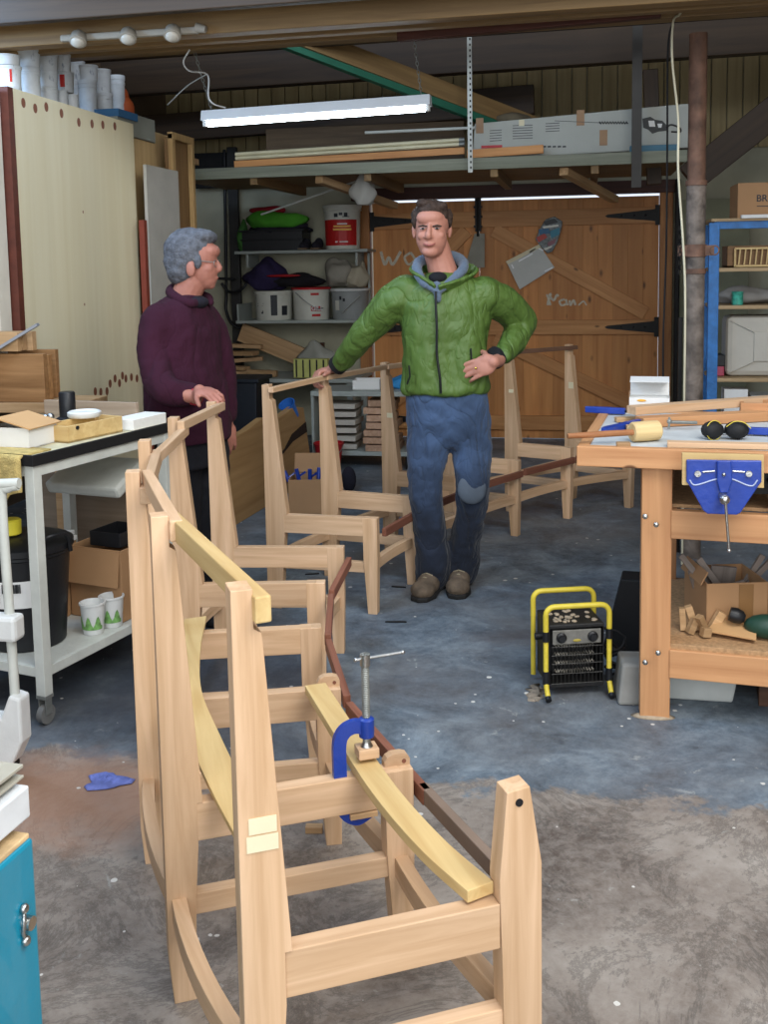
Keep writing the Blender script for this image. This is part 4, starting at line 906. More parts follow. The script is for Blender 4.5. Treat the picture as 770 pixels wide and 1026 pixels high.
for i, (x, y, w_, h_, ry, rx) in enumerate(((-.01, -.02, .02, .27, -38, -5), (.03, .0, .022, .25, -36, 3), (-.05, .03, .07, .17, -18, 5), (.04, .05, .02, .25, 42, 4), (.06, .07, .02, .22, 28, 8), (-.005, .05, .09, .16, 6, 6), (.05, -.05, .05, .13, -16, -4))):
    tag(MB().box((0, 0, h_/2), (w_, .012, h_)).build('offcut_strip', GREYW, None, bM @ at((x-sin(radians(ry))*.03, y, .012), 0, radians(rx), radians(ry)), .001), bl[i], 'offcut', 'offcuts sticking out of the shelf box')
sl = ['upright grey-brown block end, leftmost on the shelf', 'short pale block lying second from the left', 'tilted block leaning third from the left', 'block leaning towards the box, fourth from the left', 'pale cube-ended block nearest the flat card', 'low block lying flat in front of the leaning ones']
for i, (x, y, w_, h_, rz, ry) in enumerate(((.335, .18, .020, .075, .1, -4), (.355, .15, .022, .05, .5, 24), (.375, .19, .024, .085, .2, -18), (.405, .17, .022, .07, .9, -28), (.425, .20, .028, .07, .3, 30), (.405, .13, .03, .03, .6, 10))):
    tag(MB().box((0, 0, h_/2), (w_, .024, h_)).build('offcut_block', OFFC, None, WB @ at((x, y, SH+.005), rz, 0, radians(ry)), .001), sl[i]+' of the workbench shelf', 'offcut', 'small offcuts on the workbench shelf')
tag(MB().prism([(-.08, -.02), (.08, -.03), (.07, .04), (-.05, .09)], 0, .005).build('flat_card', CARDL, None, WB @ at((.49, .15, SH+.02), -.2, radians(12)), 0), 'flat piece of pale card propped beside the green drill on the shelf', 'card')
dg = thing('green_drill', tuple(WB @ V((.60, .2, SH))), 'dark green power tool with black nose lying on the workbench shelf', 'power tool')
m_ = MB(); 
m_.ell((0, 0, .042), (.075, .04, .040)); m_.ell((.07, -.02, .035), (.06, .035, .034)); m_.tube([(.03, -.03, .04), (.10, -.06, .025)], [.03, .022], 12)
m_.build('body', mat('dark_green_plastic', '1d3f33', .5, var=.1), dg, WB @ at((.60, .17, SH)), smooth=True)
MB().lathe([(.012, 0), (.022, .01), (.026, .03), (.022, .05)], (0, 0, 0), 18).build('chuck', BLACKP, dg, WB @ at((.53, .18, SH+.06), 0, 0, radians(-75)), smooth=True)
# small boards stacked on the upper shelf
for i, lb in enumerate(('pale board on the inner shelf just right of the vise, lower', 'pale board on the inner shelf just right of the vise, upper')):
    tag(MB().box((0, 0, .012), (.22, .10, .022)).build('pale_board', OAK, None, WB @ at((.72-.02*i, .08, .7065+.024*i), .05), .001), lb, 'board')

# ---- floor under the bench
tag(MB().prism([(-.13, 0), (.13, 0), (.15, .11), (-.15, .11)], -.09, .09, lambda u, v_, w: V((u, w, v_))).build('pale_tub', mat('pale_grey_plastic', 'b7bab5', .5), None, WB @ at((.36, .30, .0), .1), .008), 'pale grey plastic tub on the floor below the workbench shelf', 'tub')
tag(MB().box((0, 0, .04), (.28, .2, .08)).build('brown_crate', wood('dark_crate', '5a4030', '40291d', 0), None, WB @ at((.72, .32, 0)), .003), 'low dark brown crate on the floor under the workbench', 'crate')
tag(MB().prism([(-.10, 0), (.10, 0), (.06, .30), (-.03, .30)], -.06, .06, lambda u, v_, w: V((u, w, v_))).build('black_case', RUBBER, None, WB @ at((.13, .62, .0)), .006), 'black tapered case standing on the floor behind the workbench leg', 'case')
tag(MB().box((0, 0, .07), (.16, .16, .14), taper=.8).build('grey_concrete_block', mat('grey_block', '8b8a85', .8, var=.15), None, WB @ at((.19, .20, 0), .2), .01), 'pale grey tapered block on the floor between heater and workbench leg', 'block')

# ---- fan heater
fl, frt = Zp(550, 706, 0), Zp(615, 702, 0)
ha = atan2(frt.y-fl.y, frt.x-fl.x)
HT = at((fl.x, fl.y, 0), ha)
ht = thing('fan_heater', (fl.x, fl.y, 0), 'black workshop fan heater with yellow tube frame on the blue floor', 'heater', rz=ha)
hw = (frt-fl).length
x0, x1, yb0, yb1, zb0, zb1 = .018, hw-.018, .055, .22, .035, .255
m_ = MB(); t_ = .004
for args in (((( x0+x1)/2, (yb0+yb1)/2, zb1), (x1-x0, yb1-yb0, t_)), (((x0+x1)/2, (yb0+yb1)/2, zb0), (x1-x0, yb1-yb0, t_)), ((x0, (yb0+yb1)/2, (zb0+zb1)/2), (t_, yb1-yb0, zb1-zb0)), ((x1, (yb0+yb1)/2, (zb0+zb1)/2), (t_, yb1-yb0, zb1-zb0)), (((x0+x1)/2, yb1-.02, (zb0+zb1)/2), (x1-x0, .004, zb1-zb0)), (((x0+x1)/2, yb0+.002, zb1-.006), (x1-x0, .006, .012)), (((x0+x1)/2, yb0+.002, zb0+.006), (x1-x0, .006, .012))): m_.box(*args)
m_.build('casing', mat('sooty_black_steel', '1c1b1b', .5, var=.4, scale=40), ht, HT, .002)
MB().box(((x0+x1)/2, yb0-.002, .213), (x1-x0-.02, .006, .05)).build('control_panel', mat('dull_silver_panel', '77756f', .5, metal=.3, var=.2, scale=50), ht, HT, .002)
for x in (x0+.04, x1-.04):
    MB().lathe([(.018, 0), (.018, .006), (.012, .010), (.011, .018), (0, .018)], (0, 0, 0), 18).build('knob', BLACKP, ht, HT @ at((x, yb0-.005, .213), 0, radians(90)), smooth=True)
MB().ell(((x0+x1)/2, yb0-.006, .201), (.014, .002, .005)).build('badge', mat('brass_badge', 'a8963c', .5), ht, HT, smooth=True)
m_ = MB()
for i in range(13): x = x0+.012+(x1-x0-.024)*i/12; m_.tube([(x, yb0-.004, zb0+.01), (x, yb0-.004, .183)], .0012, 6)
for z in (.05, .085, .12, .15, .18): m_.tube([(x0+.006, yb0-.006, z), (x1-.006, yb0-.006, z)], .0014, 6)
m_.build('grille', mat('dark_wire', '3d3c3a', .4, metal=.6), ht, HT, smooth=True)
m_ = MB()
for i in range(4):
    pts = []
    for j in range(60): a = j/59; pts.append((x0+.025+(x1-x0-.05)*a, yb0+.03+.006*cos(j*1.6), .17-.03*i+.008*sin(j*1.6)))
    m_.tube(pts, .002, 5)
m_.build('heating_element', mat('dull_element', '8b857a', .4, metal=.7), ht, HT, smooth=True)
YT = .0095
for y, dz in ((yb0-.012, 0), (yb1+.0, .0)):
    zt_ = .325; xa, xb = x0-.016, x1+.016
    front = y < .1
    low = .175
    pts = [(xa, y, .235)]+[(xa+.03-.03*cos(a), y, zt_-.03+.03*sin(a)) for a in [pi/2*i/5 for i in range(6)]]+[(xb-.03+.03*sin(a), y, zt_-.03+.03*cos(a)) for a in [pi/2*i/5 for i in range(6)]]+[(xb, y, .235)]
    MB().tube(pts, YT, 14).build('tube_handle', YELLOWP, ht, HT, smooth=True)
for x in (x0-.016, x1+.016):
    MB().tube([(x, yb1, .235), (x, yb1, .02)], YT*.95, 12).build('rear_leg', YELLOWP, ht, HT, smooth=True)
    MB().tube([(x, yb0-.012, .235), (x, yb0-.012, .06), (x+(.0), .012, .014)], YT*.95, 12).build('front_leg', YELLOWP, ht, HT, smooth=True)
    for a_, b2, e_ in (((x, yb0-.012, .24), (x, yb0-.012, .205), 1.25), ((x, yb0-.012, .10), (x, yb0-.012, .055), 1.2), ((x, .016, .018), (x, .004, .011), 1.12)): MB().tube([a_, b2], YT*e_, 12).build('collar', BLACKP, ht, HT, smooth=True)
MB().tube([(x0-.03, (yb0+yb1)/2, .19), (x0-.004, (yb0+yb1)/2, .19)], .012, 14).build('side_knob', BLACKP, ht, HT, smooth=True)
# dust on top and cable
m_ = MB()
for i in range(26): m_.ell((random.uniform(x0+.02, x1-.02), random.uniform(yb0+.02, yb1-.02), zb1+.004), (random.uniform(.006, .016), random.uniform(.005, .012), .004), Matrix.Rotation(random.random()*3, 3, 'Z'), 7, 4)
m_.build('sawdust', mat('sawdust', 'a2917a', .95, var=.2, scale=60), ht, HT, smooth=2, kind='stuff')
pts = []
for j in range(7*14):
    a = 2*pi*j/14; rr = .055+.012*sin(j*.7)+.008*(j/98)
    pts.append(HT @ V((hw+.055+rr*cos(a)*.55, .14+rr*sin(a)*.9*.6, .02+.012*sin(a*1.3)+.022*(j/14)/1.4+.03*abs(sin(j*.11)))))
pts = [HT @ V((x1, yb1-.03, .21)), HT @ V((hw+.03, .17, .19)), HT @ V((hw+.09, .15, .165))]+pts
cb_ = MB().tube(bez(pts, 2), .0045, 7).build('power_cable', RUBBER, None, smooth=True); tag(cb_, 'coiled black cable on the floor between heater and workbench leg', 'cable')
MB_ = MB(); c = HT @ V((-.02, .10, .0))
vs = []
MB_.lathe([(.06, 0), (.05, .0015), (.03, .003), (0, .004)], (c.x-.0, c.y, 0), 20, sx=.5, sy=1.3); MB_.v = [(x+.012*sin(y*160), y+.01*sin(x*210), z) for x, y, z in MB_.v]; tag(MB_.build('sawdust_heap', mat('thin_sawdust', '857a6c', .95, var=.3, scale=60), None, smooth=2), 'small heap of pale sawdust against the left foot of the heater', 'sawdust', kind='stuff')
c = Zp(648, 716, 0); MB_ = MB(); MB_.lathe([(.06, 0), (.04, .005), (0, .008)], (c.x+.02, c.y-.01, 0), 20, sx=1.2, sy=.5); tag(MB_.build('sawdust_heap', mat('sawdust', 'a2917a'), None, smooth=2), 'thin scatter of sawdust at the foot of the workbench leg', 'sawdust', kind='stuff')

# ---- steel column with cables
pc = Dp(698, 200, 5.15); q = .046
po = thing('steel_column', (pc.x, pc.y, 0), 'old rusty brown round steel column with bolted collars', 'column')
RUST = mat('rusty_paint', '6a4e3f', .7, var=.45, scale=12, bump=.4)
MB().tube([(pc.x, pc.y, 0), (pc.x, pc.y, 1.86)], q, 24).build('lower_tube', mat('chipped_grey_rust', '6c625a', .7, var=.55, scale=14, bump=.5), po, smooth=True)
MB().tube([(pc.x, pc.y, 1.86), (pc.x, pc.y, 2.56)], q*.93, 24).build('upper_tube', RUST, po, smooth=True)
for z in (1.855, 1.43): MB().tube([(pc.x, pc.y, z-.012), (pc.x, pc.y, z+.012)], q*1.12, 24).build('collar', RUST, po, smooth=True)
m_ = MB(); m_.tube([(pc.x, pc.y, 1.50), (pc.x, pc.y, 1.56)], q*1.15, 24); m_.box((pc.x, pc.y-.02, 1.53), (.17, .02, .05)); m_.tube([(pc.x+.085+.022*cos(t), pc.y-.03, 1.53+.022*sin(t)) for t in [2*pi*i/14 for i in range(14)]], .004, 6, closed=True); m_.build('clamp_band', RUST, po, smooth=True)
def chain(name, p, n, size, mt, lab):
    t = thing(name, tuple(p), lab, 'chain'); m_ = MB()
    for i in range(n):
        c = V(p)+V((0, 0, -i*size*1.5)); ax = V((1, 0, 0)) if i % 2 else V((0, 1, 0))
        m_.tube([c+ax*(size*.5*cos(a))+V((0, 0, size*.95*sin(a))) for a in [2*pi*k/10 for k in range(10)]], size*.16, 5, closed=True)
    m_.build('links', mt, t, smooth=True, kind='stuff'); return t
chain('hanging_chain', (pc.x-.075, pc.y-.04, 1.66), 12, .014, BLACKM, 'dark chain and hooks hanging left of the steel column')
def cable(name, pts, r, mt, lab):
    pts = pts+[V((pts[-1].x, pts[-1].y, .45)), V((pts[-1].x, pts[-1].y, .004))]; return tag(MB().tube(bez(pts, 8), r, 8).build(name, mt, None, smooth=True), lab, 'cable')
cable('white_cable', [V((.42, 4.93, 2.60)), Dp(681, 15, 5.0), Dp(675, 22, 4.98), Dp(674, 60, 4.98), Dp(680, 120, 5.0), Dp(680, 170, 5.0), Dp(685, 245, 5.0), Dp(687, 300, 5.0), Dp(686, 400, 5.0)], .0055, mat('white_cable_sheath', 'cfc9ae', .5), 'white cable hanging in front of the steel column down to the workbench')
cable('black_cable', [V((.40, 5.25, 2.64)), Dp(677, 20, 5.2), Dp(670, 45, 5.2), Dp(669, 150, 5.3), Dp(668, 250, 5.4), Dp(665, 340, 5.4), Dp(665, 400, 5.4)], .005, RUBBER, 'thin black cable hanging left of the white cable')
tag(MB().box((0, 0, .6), (.02, .035, 1.2)).build('dark_batten', BLACKM, None, at((pc.x-.06, pc.y+.08, .0), 0, 0), .001), 'narrow dark steel bar standing behind the column', 'bar')
# ================================================================ back wall: shelves and their load
sh = thing('wall_shelf', (-2.35, 8.5, 1.6), 'upper grey shelf board on the back wall left of the barn doors', 'shelf', 'grey wall shelves')
MB().box((-2.33, 8.62, 1.60), (1.14, .36, .024)).build('board', GREYPAINT, sh, None, .002)
for x in (-1.86, -2.80): MB().box((x, 8.62, 1.53), (.02, .3, .11)).build('bracket', GREYPAINT, sh, None, .002)
sh2 = thing('wall_shelf', (-2.35, 8.5, 1.0), 'lower grey shelf board on the back wall carrying three white buckets', 'shelf', 'grey wall shelves')
MB().box((-2.33, 8.62, 1.02), (1.14, .40, .024)).build('board', GREYPAINT, sh2, None, .002)
MB().box((-1.80, 8.70, 1.3), (.02, .06, .56)).build('bracket', GREYPAINT, sh2, None, .002); MB().box((-2.88, 8.6, 1.10), (.015, .36, .14)).build('bracket', GREYPAINT, sh2, None, .002)
Z1, Z2 = 1.613, 1.033
def marks(L_, y, mt, par, M, R_=.155):
    m_ = MB()
    for x, z, w_, h_ in L_:
        yy = y+R_-(R_*R_-x*x)**.5; m_.box((x, yy, z), (w_, .006, h_), Matrix.Rotation(x/R_*1.05, 3, 'Z'))
    m_.build('printed_marks', mt, par, M)
WT = mat('white_bucket', 'cbcbc0', .5, var=.08, scale=8)
RDP = mat('red_print', 'b3201f', .5, var=.05)
NAV = mat('dark_print', '23262c', .5)
def bucket(c, r, h, label, **kw): return tub('bucket', c, r, h, label, mt=kw.pop('mt', WT), group=None, cat='bucket', **kw)
b_ = bucket((-1.99, 8.55, Z1), .155, .36, 'tall white bucket with a deep red printed band on the upper shelf', band=[(-2.7, -.45, .03, .24, RDP)], handle=0)
M = at((-1.99, 8.55, Z1)); marks([(-.02, .275, .03, .03), (.02, .285, .03, .022), (.06, .28, .03, .03), (.06, .262, .06, .006)], -.152, NAV, b_, M)
marks([(.03, .185, .14, .012), (.03, .16, .15, .016)], -.148, mat('yellow_print', 'e0a83a', .5), b_, M); marks([(.03, .205, .08, .010), (-.02, .06, .02, .012), (.04, .06, .07, .008)], -.146, WHITEP, b_, M)
b_ = bucket((-2.61, 8.58, Z2), .165, .245, 'wide white bucket with a black printed panel on the lower shelf', band=[(-1.45, -1.1, .04, .21, NAV), (-.85, -.5, .04, .12, NAV)])
M = at((-2.61, 8.58, Z2))
marks([(-.075, .185, .06, .010), (-.08, .165, .05, .008), (-.075, .14, .07, .006), (-.08, .12, .06, .006), (-.06, .07, .02, .03)], -.150, NAV, b_, M)
b_ = bucket((-2.275, 8.56, Z2), .16, .27, 'white bucket with red lid and red lettering in the middle of the lower shelf', lidm=REDP, band=[(-1.35, -.75, .075, .115, RDP), (-1.35, -.9, .205, .225, RDP), (-1.3, -.8, .03, .05, RDP)])
M = at((-2.275, 8.56, Z2)); text('label_text', 'GILL', .05, WHITEP, M @ at((.085, -.142, .097), .52, radians(90)), b_, bold=.0015)
MB().tube(bez([M @ V(p) for p in ((-.1, -.135, .23), (-.02, -.175, .17), (.08, -.16, .10), (.13, -.11, .10))], 6), .003, 6).build('wire_handle', GALV, b_, smooth=True)
b_ = bucket((-1.94, 8.56, Z2), .16, .255, 'grey bucket with white lid and a grey strap at the right of the lower shelf', mt=mat('grey_bucket', '8d9190', .5, var=.1), lidm=WHITEP, band=[(-2.3, -2.0, .08, .16, WT)])
M = at((-1.94, 8.56, Z2)); MB().bar(M @ V((-.03, -.175, .06)), M @ V((.12, -.16, .2)), .006, .035, up=(0, 1, 0)).build('strap', mat('grey_strap', 'a0a29e', .5), b_, None, .004)
[marks([q9], -.150, NAV, b_, M) for q9 in ((-.05, .18, .02, .03), (-.02, .165, .02, .025))]
# black crate and cloths
cr = thing('black_crate', (-2.57, 8.58, Z1), 'black plastic crate full of dark cloths on the upper shelf', 'crate')
M = at((-2.57, 8.58, Z1))
openbox(.52, .28, .16, .008).build('body', BLACKP, cr, M, .004)
m_ = MB(); m_.box((0, 0, .165), (.56, .32, .014)); m_.box((0, -.145, .09), (.54, .012, .012)); m_.build('rim', BLACKP, cr, M, .003)
def cloth(name, c, rx, ry, rz, mt, label, cat='cloth', seed=0, n=26, rotz=0):
    rnd = random.Random(seed); ph = [rnd.uniform(0, 6) for _ in range(6)]; m_ = MB(); m_.ell((0, 0, 0), (rx, ry, rz), None, n, 16)
    out = []
    for x, y, z in m_.v:
        a = atan2(y/ry, x/rx); f = 1+.13*sin(3*a+ph[0]+z*30)+.09*sin(5*a+ph[1]-z*20)+.07*sin(9*a+ph[2]+x*25)
        zz = z*(1+.2*sin(x/rx*4+ph[3])+.15*sin(y/ry*5+ph[4])); out.append((x*f, y*f, max(zz, -rz*.75)))
    m_.v = out
    return tag(m_.build(name, mt, None, at((c[0], c[1], c[2]+rz*.76), rotz), smooth=2), label, cat)
DKC = mat('dark_cloth', '22202a', .95, var=.3, scale=15)
cloth('dark_cloth', (-2.55, 8.58, Z1+.10), .25, .13, .10, DKC, 'heap of dark cloth filling the black crate', seed=1)
cloth('green_cloth', (-2.55, 8.50, Z1+.19), .24, .10, .075, mat('green_cloth', '4d9a2c', .9, var=.15), 'bright green cloth draped over the black crate', seed=3, rotz=.1)
cloth('green_cloth', (-2.84, 8.50, Z1+.0), .05, .05, .13, mat('dull_green_cloth', '3c6a2e', .9, var=.2), 'dull green cloth end hanging at the left of the black crate', seed=4)
cloth('red_cloth', (-2.62, 8.56, Z1+.31), .15, .06, .035, mat('dark_red_cloth', '94202a', .9), 'dark red cloth on top of the green cloth', seed=5)
for x, lb in ((-2.30, 'left shoe of the dark pair on the upper shelf'), (-2.195, 'right shoe of the dark pair on the upper shelf')):
    t = thing('shoe', (x, 8.48, Z1), lb, 'shoe', 'dark shoes on the upper shelf'); m_ = MB(); m_.ell((0, -.02, .035), (.042, .10, .035)); m_.ell((0, .05, .05), (.036, .06, .05)); m_.build('upper', DKC, t, at((x, 8.50, Z1)), smooth=2)
    MB().box((0, 0, .008), (.08, .22, .016)).build('sole', mat('tan_sole', '6b5a48', .8), t, at((x, 8.50, Z1)), .007)
cloth('purple_bag', (-2.66, 8.58, Z2+.246), .18, .13, .14, mat('purple_cloth', '2a2144', .9, var=.2), 'dark purple bag slumped on the lid of the left bucket', 'bag', seed=6)
cloth('black_hat', (-2.40, 8.56, Z2+.276), .21, .12, .06, mat('black_felt', '18151a', .95), 'flat black hat lying over the buckets on the lower shelf', 'hat', seed=7)
MB_ = MB(); MB_.ell((-2.48, 8.44, Z2+.37), (.15, .03, .012)); tag(MB_.build('red_strap', REDP, None, None, smooth=2), 'red strap lying on the black hat', 'strap')
cloth('white_bag', (-2.04, 8.60, Z2+.275), .12, .09, .13, mat('grey_white_bag', '8d887c', .7, var=.15), 'grey-white plastic bag above the red-lidded bucket', 'bag', seed=8)
cloth('white_bag', (-1.90, 8.62, Z2+.262), .10, .08, .12, mat('paper_bag', 'a59c88', .8, var=.12), 'crumpled cream bag above the grey bucket', 'bag', seed=9)
# hanging bag under the high shelf
cloth('hanging_bag', (-1.54, 7.28, 1.90), .09, .05, .12, mat('hanging_bag_plastic', 'a3a19a', .6, var=.1), 'pale plastic bag hanging under the high shelf above the buckets', 'bag', seed=10)
# conduits
def cond(name, pts, r, mt, lab): return tag(MB().tube(bez(pts, 8), r, 10).build(name, mt, None, smooth=True), lab, 'pipe')
tag(MB().box((-2.98, 8.70, 1.35), (.085, .05, 2.3)).build('dark_conduit', mat('dark_conduit', '2b2a28', .6, var=.2), None, None, .006), 'wide dark conduit running up the back wall left of the shelves', 'conduit')
cond('thin_pipe', [Yp(225, 150, 8.7), Yp(226, 215, 8.7), Yp(227, 290, 8.7), Yp(227, 312, 8.68), Yp(236, 327, 8.66), Yp(258, 330, 8.72)], .014, BLACKP, 'black pipe curving down the back wall beside the older man')
cond('curved_cable', [Yp(222, 284, 8.6), Yp(229, 292, 8.6), Yp(238, 292, 8.58), Yp(246, 286, 8.58), Yp(252, 272, 8.64)], .012, BLACKP, 'looped black cable between the dark conduit and the lower shelf')
cond('short_pipe', [Yp(218, 279, 8.6), Yp(236, 280, 8.6)], .012, BLACKP, 'short black stub pipe at the older man\'s face height')
tag(MB().box((0, 0, 0), (.85, .03, .30)).build('black_board', BLACKM, None, at((-2.90, 8.72, 2.31)), .003), 'black board on the back wall directly under the high shelf', 'board')
cond('white_rod', [Yp(262, 215, 7.9), Yp(362, 180, 7.6)], .008, WPAINT, 'thin pale rod sloping up from the green cloth to the high shelf')

# ---- work counter below, wood pile, dark bin, low grey cabinet
ct = thing('counter', (-2.6, 8.3, 0), 'pale cluttered counter against the back wall below the shelves', 'counter')
MB().box((-2.55, 8.42, .56), (1.5, .62, .03)).build('top', GREYPAINT, ct, None, .003)
for x in (-3.25, -1.86): 
    for y in (8.15, 8.68): MB().box((x, y, .27), (.05, .05, .545)).build('leg', GREYPAINT, ct, None, .002)
pl = ['lowest pale plank of the wood pile', 'second plank of the wood pile, sticking out left', 'plank crossing the wood pile in the middle', 'brown plank near the top of the wood pile', 'top plank of the wood pile sloping right', 'short pale block in front of the wood pile', 'long plank sloping down to the right behind the pile']
for i, (x, y, z, L_, w_, h_, rz, ry) in enumerate(((-2.85, 8.35, .60, .50, .12, .035, .1, 0), (-2.95, 8.36, .645, .36, .10, .03, -.3, 2), (-2.90, 8.4, .70, .45, .10, .03, .25, -3), (-2.92, 8.42, .76, .40, .12, .035, -.15, 0), (-2.90, 8.45, .82, .42, .10, .03, .1, 3), (-2.62, 8.22, .612, .26, .05, .05, -.08, 2), (-2.58, 8.55, .80, .70, .03, .16, 0, 22))):
    tag(MB().box((0, 0, 0), (L_, w_, h_)).build('plank_offcut', OFFC, None, at((x, y, z), rz, 0, radians(ry)), .002), lb if (lb := pl[i]) else '', 'board', 'planks piled on the counter')
yb = thing('striped_box', (-2.19, 8.1, .576), 'box of yellow-green blocks with dark stripes on the counter', 'box')
MB().box((-2.17, 8.12, .665), (.28, .08, .15)).build('body', mat('yellow_green_block', 'b4b56a', .7), yb, None, .002)
m_ = MB()
for i in range(5): m_.box((-2.285+.056*i, 8.078, .665), (.012, .006, .14))
m_.build('stripe', BLACKP, yb)
cloth('clear_bag', (-2.16, 8.3, .577), .16, .07, .15, mat('cloudy_bag', '8f8f85', .5), 'cloudy plastic bag behind the yellow striped box', 'bag', seed=11)
MB_ = MB(); MB_.box((0, 0, .1), (.12, .05, .26)); tag(MB_.build('brown_block', wood('reddish_block', '5b3a28', '402618', 2), None, at((-2.25, 8.62, .60)), .002), 'upright dark brown block on the counter behind the yellow box', 'wood block')
MB_ = MB(); MB_.box((-2.72, 7.62, .33), (.60, .34, .62)); db = thing('dark_storage_bin', (-2.70, 7.62, 0), 'big dark blue-black storage bin in front of the counter', 'bin')
MB().prism([(-.27, 0), (.27, 0), (.29, .62), (-.29, .62)], -.17, .17, lambda u, v_, w: V((-2.71+u, 7.62+w, v_))).build('body', mat('blue_black_plastic', '1c222b', .5, var=.1), db, None, .01)
MB().box((-2.71, 7.62, .635), (.62, .37, .03)).build('lid', mat('blue_black_plastic', '1c222b', .5), db, None, .008)
lc = thing('grey_cabinet', (-1.6, 7.6, 0), 'low grey steel stand piled with wooden blocks below the counter', 'stand')
MB().box((-1.62, 7.6, .55), (.74, .42, .035)).build('top', GREYPAINT, lc, None, .003)
MB().box((-1.62, 7.62, .11), (.74, .46, .03)).build('lower_shelf', GREYPAINT, lc, None, .003)
for x in (-1.265, -1.98): MB().box((x, 7.6, .33), (.02, .4, .42)).build('side_panel', GREYPAINT, lc, None, .002)
for x in (-1.27, -1.97):
    for y in (7.42, 7.78): MB().box((x, y, .05), (.04, .04, .1)).build('foot', BLACKM, lc, None, .002)
names = ['bottom', 'second', 'third', 'fourth', 'fifth', 'sixth', 'top']
for i in range(7):
    z = .125+.055*i+.0; w_ = .25-.012*i if i < 5 else .2
    tag(MB().box((0, 0, .023), (w_, .28, .045)).build('wood_block', wood('pale_pink_block', 'c9a68c', 'a98468', 1, rnd=.2), None, at((-1.47-.012*(i % 3), 7.55, z), (-1)**i*.05), .002), names[i]+' board in the right-hand stack on the grey stand', 'board', 'boards stacked on the grey stand')
for i in range(6):
    z = .19+.06*i
    tag(MB().box((0, 0, .02), (.26, .24, .036)).build('white_board', mat('pale_board_paint', 'b9b3a8', .7, var=.1, rnd=.12), None, at((-1.80+.01*(i % 2), 7.56, z-.06), (-1)**i*.06), .002), names[i]+' board in the left-hand pale stack on the grey stand', 'board', 'boards stacked on the grey stand')
c = Zp(338, 468, 0)
rk = thing('red_bucket', (c.x, c.y, 0), 'red plastic bucket on the floor in front of the grey stand', 'bucket')
M = at((c.x-.02, c.y-.16, 0)); MB().lathe([(.07, 0), (.075, .004), (.105, .20), (.112, .202), (.112, .212), (.104, .212), (.075, .01), (0, .01)], (0, 0, 0), 26).build('body', REDP, rk, M, smooth=True)
MB().tube([(.11*cos(a), -.09*sin(a), .20-.09*sin(a)) for a in [pi*i/14 for i in range(15)]], .003, 6).build('handle', GALV, rk, M, smooth=True)
bc = thing('blue_cup', (-1.98, 7.1, .5), 'blue plastic tub tipped on top of the waney slab', 'tub')
MB().lathe([(.04, 0), (.055, .12), (.06, .122), (.052, .122), (.036, .008), (0, .008)], (0, 0, 0), 20).build('body', mat('bright_blue_plastic', '2c67b8', .45), bc, at(tuple(V((Yp(291, 402, 6.83).x, 6.90, .455))), 0, radians(35), radians(-15)), smooth=True)
cloth('blue_glove', (-1.35, 7.62, .568), .12, .08, .05, mat('sky_blue_cloth', '2f84bf', .7, var=.15), 'sky-blue cloth on the grey stand under the outstretched sleeve', seed=12)
tag(openbox(.20, .2, .07, .008).build('white_dish', WHITEB, None, at((-1.60, 7.58, .568), .1), .002), 'white shallow box on top of the grey stand', 'box')
# waney-edged slab standing on its long edge
a, b_ = Zp(196, 548, 0), Zp(311, 479, 0); a.z = b_.z = 0; L_ = (b_-a).length
M = frame_pq(a, b_)
top = [(L_, .50), (L_*.9, .53), (L_*.75, .50), (L_*.6, .535), (L_*.45, .50), (L_*.3, .485), (L_*.15, .51), (0, .47)]
tag(MB().prism([(0, 0), (L_, 0)]+top, -.025, .025, lambda u, v_, w: V((u, w+v_*.12, v_))).build('waney_slab', wood('brown_slab', 'b08c5e', '967248', 0, rnd=0, scale=.5), None, M, .004), 'long waney-edged wooden slab standing on edge on the floor', 'slab')
m_ = MB(); pts = [(.55*L_, .235), (.65*L_, .25), (.75*L_, .29), (.84*L_, .36), (L_, .40), (L_, .33), (L_*.84, .31), (.7*L_, .25)]
CR = m_.prism(pts, -.0275, -.024, lambda u, v_, w: V((u, w+v_*.12, v_))).build('split', mat('dark_split', '2d1d12', .9), bpy.data.objects['waney_slab'], M)
# cardboard box of blue clamps
c0_, c1_ = Zp(290, 515, 0), Zp(325, 515, 0)
xb = thing('cardboard_box', (c0_.x, c0_.y, 0), 'small cardboard box of blue clamps on the floor beside the slab', 'box')
M = at(((c0_.x+c1_.x)/2, c0_.y+.12, 0), .12)
openbox(.24, .22, .21, .005).build('body', CARD, xb, M, .001)
MB().box((0, .13, .27), (.23, .004, .12), Euler((radians(-22), 0, 0)).to_matrix()).build('flap', CARD, xb, M)
cn = ['leftmost', 'second', 'third', 'fourth', 'rightmost']
for i in range(5):
    t = thing('small_clamp', tuple(M @ V((-.08+.04*i, 0, .15))), cn[i]+' blue-handled clamp sticking out of the small cardboard box', 'clamp', 'clamps in the small box')
    MM = M @ at((-.08+.04*i, -.02+.02*(i % 2), .06), .2*i, radians(-12+8*(i % 3)), radians(-25+12*i))
    MB().tube([(0, 0, 0), (0, 0, .14)], .006, 8).build('bar', GALV, t, MM, smooth=True); MB().tube([(0, 0, .13), (0, 0, .20)], .013, 10).build('handle', BLUEP, t, MM, smooth=True)
    MB().bar((0, 0, .15), (.05, .02, .165), .01, .012).build('jaw', BLUEP, t, MM, .002)
ab = tag(MB().ell((0, 0, .08), (.05, .05, .085)).build('dark_sack', DKC, None, at(tuple(Zp(350, 492, 0))), smooth=2), 'dark lumpy thing on the floor right of the box of clamps', 'sack')

